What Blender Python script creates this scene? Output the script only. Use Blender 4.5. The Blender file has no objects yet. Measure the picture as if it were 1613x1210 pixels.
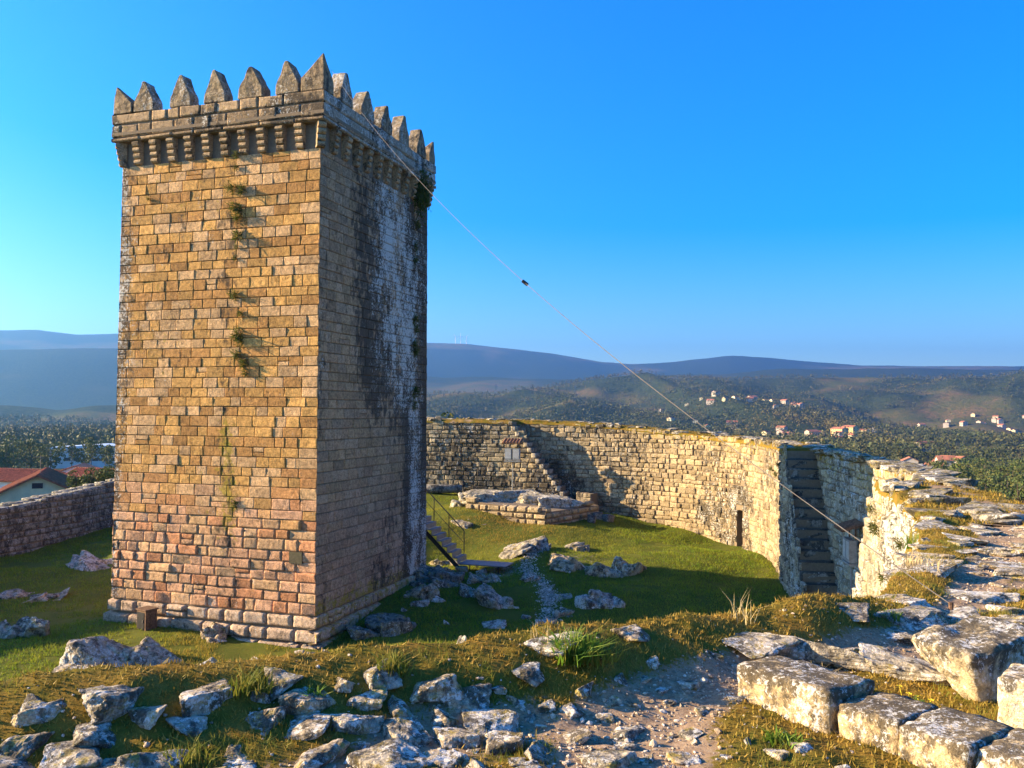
import bpy, bmesh, math, random
import numpy as np
from mathutils import Vector, Matrix, Euler

# ------------------------------------------------------------------ camera, sky, sun, exposure
SC = bpy.context.scene
COL = SC.collection
FPX, PITCH = 1357.0, math.radians(1.73)
CAMZ = 7.0
cam = bpy.data.cameras.new('camera')
cam.sensor_width = 36.0
cam.lens = FPX / 1613.0 * 36.0
cam.clip_start, cam.clip_end = 0.1, 60000.0
camo = bpy.data.objects.new('camera', cam)
COL.objects.link(camo)
camo.location = (0, 0, CAMZ)
camo.rotation_euler = Euler((math.radians(90) + PITCH, 0, 0))
camo.rotation_euler.rotate_axis('Z', math.radians(0.35))
SC.camera = camo

SUN_AZ, SUN_EL = math.radians(-85.0), math.radians(19.0)     # heading from +Y towards +X
world = bpy.data.worlds.new('World')
SC.world = world
world.use_nodes = True
wn = world.node_tree
sky = wn.nodes.new('ShaderNodeTexSky')
sky.sky_type = 'NISHITA'
sky.sun_disc = False
sky.sun_elevation = SUN_EL
sky.sun_rotation = SUN_AZ
sky.altitude = 300.0
sky.air_density = 1.0
sky.dust_density = 1.0
sky.ozone_density = 4.0
bg = wn.nodes['Background']
bg.inputs['Strength'].default_value = 0.082
hs = wn.nodes.new('ShaderNodeHueSaturation')
hs.inputs['Saturation'].default_value = 1.5
hs.inputs['Hue'].default_value = 0.51
wn.links.new(sky.outputs[0], hs.inputs['Color'])
wn.links.new(hs.outputs[0], bg.inputs[0])

sun = bpy.data.lights.new('sun', 'SUN')
sun.energy = 5.0
sun.angle = math.radians(0.5)
sun.color = (1.0, 0.73, 0.40)
suno = bpy.data.objects.new('sun', sun)
COL.objects.link(suno)
SDIR = Vector((math.sin(SUN_AZ) * math.cos(SUN_EL), math.cos(SUN_AZ) * math.cos(SUN_EL), math.sin(SUN_EL)))
suno.rotation_euler = (-SDIR).to_track_quat('-Z', 'Y').to_euler()
suno.location = (-60, 10, 60)

SC.view_settings.view_transform = 'Standard'
SC.view_settings.look = 'None'
SC.view_settings.exposure = 2.2
SC.view_settings.gamma = 1.0
SC.render.engine = 'CYCLES'
SC.cycles.use_denoising = True
SC.cycles.max_bounces = 5
SC.cycles.diffuse_bounces = 3
SC.cycles.volume_bounces = 0
SC.cycles.volume_max_steps = 64

random.seed(7)
RNG = np.random.default_rng(11)

# ------------------------------------------------------------------ numeric helpers
def _hash(i, j, k, s):
    n = (i * 374761393 + j * 668265263 + k * 1274126177 + s * 144665) & 0xFFFFFFFF
    n = ((n ^ (n >> 13)) * 1274126177) & 0xFFFFFFFF
    n = (n ^ (n >> 16)) & 0xFFFF
    return n / 32767.5 - 1.0

def vnoise(P, s=0):
    P = np.asarray(P, dtype=np.float64)
    I = np.floor(P).astype(np.int64)
    f = P - I
    f = f * f * (3 - 2 * f)
    i, j, k = I[..., 0], I[..., 1], I[..., 2]
    r = 0
    for a in (0, 1):
        wa = f[..., 0] if a else 1 - f[..., 0]
        for b in (0, 1):
            wb = f[..., 1] if b else 1 - f[..., 1]
            for c in (0, 1):
                wc = f[..., 2] if c else 1 - f[..., 2]
                r = r + wa * wb * wc * _hash(i + a, j + b, k + c, s)
    return r

def fbm(P, o=4, s=0, gain=0.5):
    P = np.asarray(P, dtype=np.float64)
    r, a, t = 0, 1.0, 0
    for q in range(o):
        r = r + a * vnoise(P * (2.03 ** q) + q * 17.3, s + q)
        t += a
        a *= gain
    return r / t

def fbm2(x, y, o=4, s=0, gain=0.5):
    return fbm(np.stack([x, y, np.zeros_like(x) + 0.37], -1), o, s, gain)

def sstep(a, b, x):
    t = np.clip((x - a) / (b - a), 0, 1)
    return t * t * (3 - 2 * t)

def W(px, py, D=None, z=None):
    """a sight line of the photograph met at forward distance D or at height z"""
    cx, cy = (px - 806.5) / FPX, (605 - py) / FPX
    d = (cx, math.cos(PITCH) - cy * math.sin(PITCH), math.sin(PITCH) + cy * math.cos(PITCH))
    t = D / d[1] if D is not None else (z - CAMZ) / d[2]
    return Vector((d[0] * t, d[1] * t, CAMZ + d[2] * t))

# ------------------------------------------------------------------ object helpers
def link(name, me, mat=None, parent=None, loc=None):
    o = bpy.data.objects.new(name, me)
    COL.objects.link(o)
    if mat is not None and me is not None:
        if len(me.materials) == 0:
            me.materials.append(mat)
    if parent is not None:
        o.parent = parent
    if loc is not None:
        o.location = loc
    return o

def npmesh(name, V, F, attrs=None, smooth=True):
    V = np.ascontiguousarray(V, dtype=np.float32).reshape(-1, 3)
    F = np.ascontiguousarray(F, dtype=np.int32)
    m, k = F.shape
    me = bpy.data.meshes.new(name)
    me.vertices.add(len(V))
    me.vertices.foreach_set('co', V.ravel())
    me.loops.add(m * k)
    me.loops.foreach_set('vertex_index', F.ravel())
    me.polygons.add(m)
    me.polygons.foreach_set('loop_start', np.arange(m, dtype=np.int32) * k)
    me.polygons.foreach_set('use_smooth', np.full(m, smooth, dtype=bool))
    me.update(calc_edges=True)
    for a, (val) in (attrs or {}).items():
        val = np.asarray(val, dtype=np.float32)
        if val.ndim == 2:
            c = np.ones((len(V), 4), dtype=np.float32)
            c[:, :3] = val
            at = me.attributes.new(a, 'FLOAT_COLOR', 'POINT')
            at.data.foreach_set('color', c.ravel())
        else:
            at = me.attributes.new(a, 'FLOAT', 'POINT')
            at.data.foreach_set('value', val.ravel())
    return me

def tag(o, label=None, cat=None, group=None, kind=None):
    if label: o['label'] = label
    if cat: o['category'] = cat
    if group: o['group'] = group
    if kind: o['kind'] = kind
    return o

def thing(name, label, cat, loc=(0, 0, 0), group=None, rz=0.0):
    o = bpy.data.objects.new(name, None)
    o.empty_display_size = 0.3
    COL.objects.link(o)
    o.location = loc
    o.rotation_euler = (0, 0, rz)
    return tag(o, label, cat, group)

def copy_tree(o, parent=None):
    c = o.copy()
    COL.objects.link(c)
    c.parent = parent
    for ch in list(o.children):
        copy_tree(ch, c)
    return c

class MB:
    """collects simple shapes into one mesh"""
    def __init__(s):
        s.v, s.f = [], []
    def add(s, v, f):
        n = len(s.v)
        s.v += [tuple(p) for p in v]
        s.f += [tuple(i + n for i in q) for q in f]
        return s
    def box(s, c, d, rz=0.0, rx=0.0, ry=0.0):
        M = Euler((rx, ry, rz)).to_matrix()
        c = Vector(c)
        v = [c + M @ Vector((d[0] * .5 * a, d[1] * .5 * b, d[2] * .5 * e)) for e in (-1, 1) for b in (-1, 1) for a in (-1, 1)]
        return s.add(v, [(0, 2, 3, 1), (4, 5, 7, 6), (0, 1, 5, 4), (2, 6, 7, 3), (0, 4, 6, 2), (1, 3, 7, 5)])
    def tube(s, p0, p1, r0, r1=None, n=8):
        p0, p1 = Vector(p0), Vector(p1)
        r1 = r0 if r1 is None else r1
        z = (p1 - p0).normalized()
        x = z.orthogonal().normalized()
        y = z.cross(x)
        v = []
        for p, r in ((p0, r0), (p1, r1)):
            v += [p + (x * math.cos(2 * math.pi * i / n) + y * math.sin(2 * math.pi * i / n)) * r for i in range(n)]
        f = [(i, (i + 1) % n, n + (i + 1) % n, n + i) for i in range(n)] + [tuple(range(n))[::-1], tuple(range(n, 2 * n))]
        return s.add(v, f)
    def extrude(s, prof, o, ex, ey, ez):
        """profile points (a,b) in the ex/ey plane swept along ez, with end caps"""
        o, ex, ey, ez = Vector(o), Vector(ex), Vector(ey), Vector(ez)
        n = len(prof)
        v = [o + ex * a + ey * b for a, b in prof] + [o + ex * a + ey * b + ez for a, b in prof]
        f = [(i, (i + 1) % n, n + (i + 1) % n, n + i) for i in range(n)] + [tuple(range(n))[::-1], tuple(range(n, 2 * n))]
        return s.add(v, f)
    def mesh(s, name, smooth=False, attrs=None, fix=True):
        me = bpy.data.meshes.new(name)
        me.from_pydata(s.v, [], s.f)
        if fix:
            b = bmesh.new()
            b.from_mesh(me)
            bmesh.ops.recalc_face_normals(b, faces=b.faces)
            b.to_mesh(me)
            b.free()
        if smooth:
            me.polygons.foreach_set('use_smooth', np.ones(len(me.polygons), dtype=bool))
        for a, val in (attrs or {}).items():
            if isinstance(val, (tuple, list)):
                at = me.attributes.new(a, 'FLOAT_COLOR', 'POINT')
                at.data.foreach_set('color', np.tile(np.array(list(val) + [1.0], dtype=np.float32), len(me.vertices)))
            else:
                at = me.attributes.new(a, 'FLOAT', 'POINT')
                at.data.foreach_set('value', np.full(len(me.vertices), val, dtype=np.float32))
        me.update()
        return me
    def build(s, name, mat, parent=None, loc=None, smooth=False, attrs=None):
        return link(name, s.mesh(name, smooth, attrs), mat, parent, loc)

def _ico(n):
    b = bmesh.new()
    bmesh.ops.create_icosphere(b, subdivisions=n, radius=1.0)
    b.verts.ensure_lookup_table()
    V = np.array([v.co[:] for v in b.verts])
    F = np.array([[v.index for v in f.verts] for f in b.faces])
    b.free()
    return V, F
ICO = {n: _ico(n) for n in (1, 2, 3, 4)}

def _gridcube(n):
    """cube surface split n x n a side, unit half size"""
    key, V, F = {}, [], []
    t = np.linspace(-1, 1, n + 1)
    def vid(p):
        q = tuple(np.round(p, 5))
        if q not in key:
            key[q] = len(V)
            V.append(p)
        return key[q]
    for ax in range(3):
        for sg in (-1, 1):
            for i in range(n):
                for j in range(n):
                    q = []
                    for di, dj in ((0, 0), (1, 0), (1, 1), (0, 1)):
                        p = np.zeros(3)
                        p[ax] = sg
                        p[(ax + 1) % 3] = t[i + di]
                        p[(ax + 2) % 3] = t[j + dj]
                        q.append(vid(p))
                    F.append(q if sg > 0 else q[::-1])
    return np.array(V), np.array(F)
GC = {n: _gridcube(n) for n in (2, 4, 6, 10)}

def rock_mesh(name, size, seed, sub=3, cuts=9, rough=0.10, flat=False, freq=1.6, attrs=None, col=(.34, .31, .26), strata=0.0):
    V, F = ICO[sub]
    r = np.random.default_rng(seed)
    P = V.copy()
    P *= (1 + 0.22 * fbm(V * 1.1 + seed * 3.1, 3, seed))[:, None]
    for q in range(cuts):
        n = r.normal(size=3)
        n /= np.linalg.norm(n)
        h = r.uniform(0.55, 0.85)
        e = np.maximum(P @ n - h, 0)
        P -= (e * 0.92)[:, None] * n
    nn = P / np.maximum(np.linalg.norm(P, axis=1), 1e-6)[:, None]
    P = P + nn * (rough * fbm(P * freq * 2 + seed, 4, seed + 5, 0.55))[:, None]
    if strata:
        s = P @ np.array([0.35, 0.25, 0.9])
        P = P + nn * (strata * np.abs(((s * 5 + 0.6 * vnoise(P * 2.0, seed)) % 1.0) - 0.5))[:, None]
    P = P * np.asarray(size) * 0.5
    lich = np.clip(0.5 + 0.6 * fbm(P * 1.2 + 9 + seed, 3, seed + 2), 0, 1)
    at = {'Col': np.tile(np.array(col) * r.uniform(0.85, 1.15), (len(P), 1)), 'lichen': lich, 'stain': np.full(len(P), 0.35), 'moss': np.full(len(P), 0.15)}
    for k, v in (attrs or {}).items():
        at[k] = v * np.ones(len(P)) if np.isscalar(v) else v
    return npmesh(name, P, F, at, smooth=not flat)

def hull(seed, n=15, cuts=2, noise=.07, bev=.05, box=.55):
    r = np.random.default_rng(seed)
    p = r.uniform(-1, 1, (n, 3))
    p = np.sign(p) * np.abs(p) ** box
    b = bmesh.new()
    for q in p: b.verts.new(q)
    h = bmesh.ops.convex_hull(b, input=list(b.verts))
    bmesh.ops.delete(b, geom=[g for g in h['geom_interior'] if isinstance(g, bmesh.types.BMVert)], context='VERTS')
    bmesh.ops.dissolve_limit(b, angle_limit=.25, verts=list(b.verts), edges=list(b.edges))
    bmesh.ops.bevel(b, geom=list(b.edges), offset=bev, segments=1, affect='EDGES', clamp_overlap=True)
    bmesh.ops.triangulate(b, faces=list(b.faces))
    for q in range(cuts):
        bmesh.ops.subdivide_edges(b, edges=[e for e in b.edges if e.calc_length() > .30 / (q + 1)], cuts=1)
        bmesh.ops.triangulate(b, faces=[f for f in b.faces if len(f.verts) > 3])
    b.normal_update()
    b.verts.ensure_lookup_table()
    V = np.array([v.co[:] for v in b.verts])
    Nn = np.array([v.normal[:] for v in b.verts])
    F = np.array([[v.index for v in f.verts] for f in b.faces])
    b.free()
    d = fbm(V * 2.2 + seed * 1.3, 4, seed, .6) + .6 * (np.abs(fbm(V * 1.7 + seed * 2.1, 3, seed + 3)) - .2)
    V = V + Nn * (noise * d)[:, None]
    V = (V - (V.max(0) + V.min(0)) / 2) / ((V.max(0) - V.min(0)) / 2)
    return V, F
HB = [hull(9000 + i, 13 + i % 5, 4, .15) for i in range(14)]      # detailed
HS = [hull(9100 + i, 12 + i % 4, 1, .08) for i in range(10)]      # light

def hull_mesh(name, i, fine, col, lichen=.55, stain=.38, moss=.3):
    V, F = (HB if fine else HS)[i]
    lich = np.clip(lichen + .5 * fbm(V * 1.1 + i * 7, 3, i), 0, 1)
    n = len(V)
    return npmesh(name, V * .5, F, {'Col': np.tile(np.array(col), (n, 1)), 'lichen': lich, 'stain': np.full(n, stain), 'moss': np.full(n, moss)}, smooth=False)

def outcrop_mesh(name, w, dp, h, seed, col, k=4, dip=.45, moss=.3, stain=.4, lichen=.55):
    r = np.random.default_rng(seed)
    VV, FF, n0 = [], [], 0
    dd = r.uniform(-1, 1)
    for q in range(k):
        V, F = HB[r.integers(0, len(HB))]
        f = 1.0 if k == 1 else r.uniform(.42, .75)
        sz = np.array([w * f, dp * f * r.uniform(.7, 1.1), h * r.uniform(.65, 1.15) if q else h * 1.1]) * .5
        P = V * sz
        R = np.array(Euler((r.normal(0, .12) + dip * .4, dip * dd + r.normal(0, .1), r.uniform(-.5, .5))).to_matrix())
        P = P @ R.T
        if k > 1: P = P + np.array([r.uniform(-.32, .32) * w, r.uniform(-.3, .3) * dp, r.uniform(-.28, .08) * h * (q > 0)])
        VV.append(P); FF.append(F + n0); n0 += len(P)
    V, F = np.concatenate(VV), np.concatenate(FF)
    n = len(V)
    V = V + .035 * np.stack([fbm(V * 3 + 11 * a, 4, seed + a, .6) for a in range(3)], -1)
    lich = np.clip(lichen + .5 * fbm(V * .9 + seed, 3, seed), 0, 1)
    return npmesh(name, V, F, {'Col': np.tile(np.array(col), (n, 1)), 'lichen': lich, 'stain': np.full(n, stain), 'moss': np.full(n, moss)}, smooth=False)

def block_mesh(name, size, seed, n=6, bevel=0.03, rough=0.012, col=(.36, .32, .25), lichen=0.5, stain=0.3, moss=0.1, shear=0.0):
    V, F = GC[n]
    s = np.asarray(size) * 0.5
    P = V * s
    inner = s - bevel
    q = np.clip(P, -inner, inner)
    d = P - q
    ln = np.linalg.norm(d, axis=1)
    P = q + d / np.maximum(ln, 1e-9)[:, None] * np.minimum(ln, bevel)[:, None]
    r = np.random.default_rng(seed)
    nrm = V / np.linalg.norm(V, axis=1)[:, None]
    P = P + nrm * (rough * (fbm(P * 4 + seed * 1.7, 4, seed, 0.6) - .5 * np.maximum(fbm(P * 9 + seed, 3, seed + 4), 0)))[:, None]
    P[:, 0] += shear * P[:, 2]
    at = {'Col': np.tile(np.array(col) * r.uniform(0.85, 1.15), (len(P), 1)), 'lichen': np.full(len(P), lichen), 'stain': stain + .28 * sstep(.5, .9, V[:, 2]), 'moss': np.full(len(P), moss)}
    return npmesh(name, P, F, at, smooth=True)

# ------------------------------------------------------------------ materials
def new_mat(name):
    m = bpy.data.materials.new(name)
    m.use_nodes = True
    nt = m.node_tree
    for n in list(nt.nodes):
        nt.nodes.remove(n)
    out = nt.nodes.new('ShaderNodeOutputMaterial')
    b = nt.nodes.new('ShaderNodeBsdfPrincipled')
    nt.links.new(b.outputs[0], out.inputs[0])
    return m, nt, b

class NT:
    def __init__(s, nt):
        s.nt = nt
        g = nt.nodes.new('ShaderNodeNewGeometry')
        s.pos = g.outputs['Position']
    def put(s, sock, val):
        if isinstance(val, bpy.types.NodeSocket):
            s.nt.links.new(val, sock)
        else:
            if sock.type == 'RGBA' and len(val) == 3:
                val = (*val, 1.0)
            sock.default_value = val
    def noise(s, scale, detail=4, rough=0.6, vec=None, stretch=None, color=False, dist=0.0):
        n = s.nt.nodes.new('ShaderNodeTexNoise')
        n.inputs['Scale'].default_value = scale
        n.inputs['Detail'].default_value = detail
        n.inputs['Roughness'].default_value = rough
        n.inputs['Distortion'].default_value = dist
        v = vec or s.pos
        if stretch:
            mp = s.nt.nodes.new('ShaderNodeMapping')
            mp.inputs['Scale'].default_value = stretch
            s.nt.links.new(v, mp.inputs[0])
            v = mp.outputs[0]
        s.nt.links.new(v, n.inputs['Vector'])
        return n.outputs['Color' if color else 'Fac']
    def attr(s, name, color=False):
        n = s.nt.nodes.new('ShaderNodeAttribute')
        n.attribute_name = name
        return n.outputs['Color' if color else 'Fac']
    def math(s, op, a, b=None, c=None, clamp=False):
        n = s.nt.nodes.new('ShaderNodeMath')
        n.operation = op
        n.use_clamp = clamp
        s.put(n.inputs[0], a)
        if b is not None: s.put(n.inputs[1], b)
        if c is not None: s.put(n.inputs[2], c)
        return n.outputs[0]
    def mapr(s, v, a, b, c=0.0, d=1.0, smooth=True):
        n = s.nt.nodes.new('ShaderNodeMapRange')
        n.interpolation_type = 'SMOOTHSTEP' if smooth else 'LINEAR'
        s.put(n.inputs['Value'], v)
        for k, x in (('From Min', a), ('From Max', b), ('To Min', c), ('To Max', d)):
            s.put(n.inputs[k], x)
        return n.outputs[0]
    def mix(s, f, a, b, mode='MIX'):
        n = s.nt.nodes.new('ShaderNodeMix')
        n.data_type = 'RGBA'
        n.blend_type = mode
        s.put(n.inputs[0], f)
        s.put(n.inputs[6], a)
        s.put(n.inputs[7], b)
        return n.outputs[2]
    def bump(s, h, strength, dist, prev=None):
        n = s.nt.nodes.new('ShaderNodeBump')
        n.inputs['Strength'].default_value = strength
        n.inputs['Distance'].default_value = dist
        s.nt.links.new(h, n.inputs['Height'])
        if prev is not None:
            s.nt.links.new(prev, n.inputs['Normal'])
        return n.outputs[0]

def stone_mat(name, scale=1.0, lichen_col=(.66, .65, .60), bump=0.6, grain=0.75):
    m, nt, b = new_mat(name)
    t = NT(nt)
    c = t.attr('Col', True)
    g1 = t.noise(34 * scale, 4, 0.75)
    g2 = t.noise(9 * scale, 5, 0.65)
    g3 = t.noise(1.6 * scale, 3, 0.5)
    v = t.math('ADD', t.mapr(g1, 0.25, 0.75, 1 - grain, 1 + grain, False), t.mapr(g2, 0.3, 0.7, -0.40, 0.40, False))
    v = t.math('ADD', v, t.mapr(g3, 0.3, 0.7, -0.12, 0.12, False))
    comb = nt.nodes.new('ShaderNodeCombineColor')
    for i in range(3):
        nt.links.new(v, comb.inputs[i])
    c = t.mix(1.0, c, comb.outputs[0], 'MULTIPLY')
    # rust/ochre crust, dark crust, yellow moss, pale lichen
    mo = t.noise(5 * scale, 6, 0.7)
    mk = t.mapr(t.math('ADD', mo, t.math('MULTIPLY', t.attr('moss'), 0.6)), 0.72, 0.86)
    c = t.mix(t.math('MULTIPLY', mk, 0.8), c, t.mix(t.mapr(g1, .3, .7), (.20, .15, .018), (.36, .27, .03)))
    st = t.noise(4.2 * scale, 7, 0.72, stretch=(1, 1, 0.6))
    sk = t.mapr(t.math('ADD', st, t.math('MULTIPLY', t.attr('stain'), 0.45)), 0.66, 0.80)
    c = t.mix(t.math('MULTIPLY', sk, 0.82), c, (.028, .025, .022))
    li = t.math('ADD', t.math('MULTIPLY', t.noise(13 * scale, 8, 0.8, dist=0.3), .7), t.math('MULTIPLY', t.noise(2.6 * scale, 4, .6, stretch=(1, 1, .45)), .3))
    lk = t.mapr(t.math('ADD', li, t.math('MULTIPLY', t.attr('lichen'), 0.20)), 0.64, 0.70)
    c = t.mix(t.math('MULTIPLY', lk, 0.85), c, t.mix(t.mapr(g1, .3, .7), lichen_col, tuple(x * 0.62 for x in lichen_col)))
    t.put(b.inputs['Base Color'], c)
    b.inputs['Roughness'].default_value = 0.92
    b.inputs['Specular IOR Level'].default_value = 0.2
    n0 = t.bump(t.noise(6 * scale, 5, 0.65), bump * .8, 0.08 / scale)
    n1 = t.bump(t.noise(22 * scale, 6, 0.7), bump, 0.03 / scale, n0)
    n2 = t.bump(t.noise(70 * scale, 3, .7), bump * 0.7, 0.01 / scale, n1)
    t.put(b.inputs['Normal'], n2)
    return m

M = {}
M['stone'] = stone_mat('granite_ashlar')
M['rock'] = stone_mat('lichen_rock', 1.0, (.74, .73, .68), 0.8)
M['near_rock'] = stone_mat('near_lichen_rock', 2.4, (.78, .77, .73), 0.9, 0.5)
def mortar():
    m, nt, b = new_mat('mortar')
    t = NT(nt)
    c = t.mix(t.noise(14, 5, .7), (.09, .07, .048), (.28, .21, .135))
    t.put(b.inputs['Base Color'], c)
    b.inputs['Roughness'].default_value = 1.0
    t.put(b.inputs['Normal'], t.bump(t.noise(30, 5), .7, .03))
    return m
M['mortar'] = mortar()

def plain(name, col, rough=0.6, metal=0.0, var=0.25, scale=8, bump=0.0, spec=0.4):
    m, nt, b = new_mat(name)
    t = NT(nt)
    n = t.noise(scale, 5, 0.65)
    c = t.mix(t.mapr(n, .3, .7), tuple(x * (1 - var) for x in col), tuple(min(1, x * (1 + var)) for x in col))
    t.put(b.inputs['Base Color'], c)
    b.inputs['Roughness'].default_value = rough
    b.inputs['Metallic'].default_value = metal
    b.inputs['Specular IOR Level'].default_value = spec
    if bump:
        t.put(b.inputs['Normal'], t.bump(t.noise(scale * 4, 4), bump, .02))
    return m
M['steel'] = plain('painted_steel', (.16, .19, .24), 0.42, 0.6, .2)
M['dark_steel'] = plain('dark_steel', (.035, .036, .04), 0.5, 0.6, .3)
M['rusty'] = plain('rusty_metal', (.13, .075, .045), 0.8, 0.2, .5, 14, .4)
M['bronze'] = plain('bronze_plaque', (.10, .085, .05), 0.5, 0.5, .3, 20)
M['cable'] = plain('steel_cable', (.17, .15, .125), 0.5, 0.5, .2)
M['black'] = plain('black_plastic', (.02, .02, .022), 0.5)
M['glass_grey'] = plain('meter_front', (.33, .35, .36), 0.35, 0.0, .15)
M['box_grey'] = plain('meter_housing', (.20, .21, .21), 0.5)
M['tile'] = plain('clay_tile', (.33, .10, .045), 0.85, 0, .45, 3, .4)
M['rust_tile'] = plain('weathered_tile', (.24, .115, .055), 0.9, 0, .4, 6, .3)
M['far_tile'] = plain('far_clay_tile', (.34, .13, .07), 0.9, 0, .35, .3)
M['cream'] = plain('cream_render', (.66, .60, .38), 0.9, 0, .1, 1.2)
M['white_wall'] = plain('white_render', (.76, .75, .72), 0.9, 0, .08, 1.0)
M['far_white'] = plain('far_render', (.40, .36, .31), 0.9, 0, .15, .2)
M['ochre_wall'] = plain('ochre_render', (.70, .48, .22), 0.9, 0, .08, 1.0)
M['window'] = plain('dark_window', (.03, .035, .045), 0.2)
M['shed_roof'] = plain('metal_roof', (.60, .68, .78), 0.4, 0.2, .1, .1)
M['shed_wall'] = plain('shed_cladding', (.48, .50, .50), 0.7, 0, .1, .2)
M['bark'] = plain('bark', (.085, .06, .042), 0.95, 0, .35, 5, .4)
M['turbine'] = plain('turbine_white', (.78, .78, .78), 0.6)

def foliage(name, a, b2, scale=2.0, trans=0.35, rough=0.7):
    m, nt, b = new_mat(name)
    t = NT(nt)
    n = t.noise(scale, 4, 0.7)
    c = t.mix(t.mapr(n, .3, .7), a, b2)
    at = t.attr('tint')
    c = t.mix(at, c, (.34, .215, .05))
    t.put(b.inputs['Base Color'], c)
    b.inputs['Roughness'].default_value = rough
    b.inputs['Specular IOR Level'].default_value = 0.25
    if trans:
        tr = nt.nodes.new('ShaderNodeBsdfTranslucent')
        nt.links.new(c, tr.inputs[0])
        mx = nt.nodes.new('ShaderNodeMixShader')
        mx.inputs[0].default_value = trans
        out = [x for x in nt.nodes if x.type == 'OUTPUT_MATERIAL'][0]
        nt.links.new(b.outputs[0], mx.inputs[1])
        nt.links.new(tr.outputs[0], mx.inputs[2])
        nt.links.new(mx.outputs[0], out.inputs[0])
    return m
M['grass'] = foliage('lawn_grass', (.11, .205, .014), (.25, .30, .022), 1.1, .45)
M['walk_grass'] = foliage('walk_grass', (.10, .15, .018), (.22, .21, .028), 6)
M['moss'] = foliage('moss_cushion', (.14, .13, .014), (.30, .20, .028), 7, .2)
M['weed'] = foliage('weed_leaf', (.10, .20, .02), (.16, .27, .03), 10)
M['fern'] = foliage('wall_fern', (.035, .06, .012), (.075, .105, .018), 6)
M['pine'] = foliage('pine_needles', (.04, .072, .02), (.085, .115, .028), .5, .15)
M['wood'] = foliage('far_wood', (.026, .048, .018), (.070, .082, .026), .012, .1)
M['russet'] = foliage('bare_twigs', (.14, .075, .045), (.20, .11, .06), 2, .1)
M['flower'] = plain('yellow_petal', (.75, .60, .03), 0.6)
M['straw'] = plain('dry_stalk', (.42, .33, .16), 0.8)

def ground_mat():
    m, nt, b = new_mat('courtyard_ground')
    t = NT(nt)
    d = t.attr('dirt')
    n1 = t.noise(.55, 6, .65)
    n2 = t.noise(9, 6, .75)
    n3 = t.noise(60, 3, .7)
    g = t.mix(t.mapr(n1, .35, .65), (.085, .125, .014), (.17, .185, .022))
    g = t.mix(t.mapr(n2, .35, .7), g, (.17, .16, .028))
    g = t.mix(t.mapr(n3, .3, .8), t.mix(0.5, g, (.02, .03, .006)), g)
    s = t.mix(t.mapr(n2, .3, .7), (.15, .115, .08), (.40, .35, .28))
    f = t.mapr(t.math('ADD', d, t.math('MULTIPLY', t.math('SUBTRACT', n2, .5), 1.0)), .42, .62)
    t.put(b.inputs['Base Color'], t.mix(f, g, s))
    b.inputs['Roughness'].default_value = 1.0
    b.inputs['Specular IOR Level'].default_value = 0.1
    n = t.bump(n2, .6, .08)
    t.put(b.inputs['Normal'], t.bump(n3, .6, .03, n))
    return m
M['ground'] = ground_mat()

def walk_mat():
    m, nt, b = new_mat('walk_soil')
    t = NT(nt)
    mo = t.attr('moss')
    n1 = t.noise(3.0, 6, .65)
    n2 = t.noise(26, 6, .72)
    n3 = t.noise(120, 4, .75)
    vor = nt.nodes.new('ShaderNodeTexVoronoi')
    vor.inputs['Scale'].default_value = 55
    nt.links.new(t.pos, vor.inputs['Vector'])
    soil = t.mix(t.mapr(n2, .3, .7), (.19, .125, .075), (.42, .30, .19))
    grit = t.mix(vor.outputs['Color'], (.14, .11, .08), (.42, .37, .30))
    soil = t.mix(t.mapr(n3, .52, .62), soil, grit)
    moss = t.mix(t.mapr(n1, .35, .65), (.15, .13, .016), (.32, .18, .034))
    moss = t.mix(t.mapr(n3, .35, .7), t.mix(.6, moss, (.06, .05, .012)), moss)
    f = t.mapr(t.math('ADD', mo, t.math('MULTIPLY', t.math('SUBTRACT', n2, .5), 1.3)), .35, .6)
    t.put(b.inputs['Base Color'], t.mix(f, soil, moss))
    b.inputs['Roughness'].default_value = 1.0
    b.inputs['Specular IOR Level'].default_value = 0.082
    n = t.bump(n2, .45, .03)
    t.put(b.inputs['Normal'], t.bump(n3, .5, .012, n))
    return m
M['walk'] = walk_mat()

def terrain_mat():
    m, nt, b = new_mat('hill_country')
    t = NT(nt)
    w = t.attr('wood')
    n1 = t.noise(.012, 6, .65)
    n2 = t.noise(.12, 6, .75)
    field = t.mix(t.mapr(n1, .35, .65), (.085, .095, .026), (.16, .105, .048))
    field = t.mix(t.mapr(n2, .4, .65), field, (.07, .08, .024))
    wood = t.mix(t.mapr(n2, .3, .7), (.018, .030, .012), (.055, .070, .026))
    t.put(b.inputs['Base Color'], t.mix(w, field, wood))
    b.inputs['Roughness'].default_value = 1.0
    b.inputs['Specular IOR Level'].default_value = 0.05
    t.put(b.inputs['Normal'], t.bump(n2, .9, 6.0))
    return m
M['terrain'] = terrain_mat()

# ------------------------------------------------------------------ plan of the castle
def catmull(pts, n=24):
    P = np.array(pts, dtype=float)
    P = np.vstack([2 * P[0] - P[1], P, 2 * P[-1] - P[-2]])
    out = []
    for i in range(1, len(P) - 2):
        a, b, c, d = P[i - 1], P[i], P[i + 1], P[i + 2]
        for t in np.linspace(0, 1, n, endpoint=False):
            out.append(.5 * ((2 * b) + (-a + c) * t + (2 * a - 5 * b + 4 * c - d) * t * t + (-a + 3 * b - 3 * c + d) * t ** 3))
    out.append(P[-2])
    return np.array(out)

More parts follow.
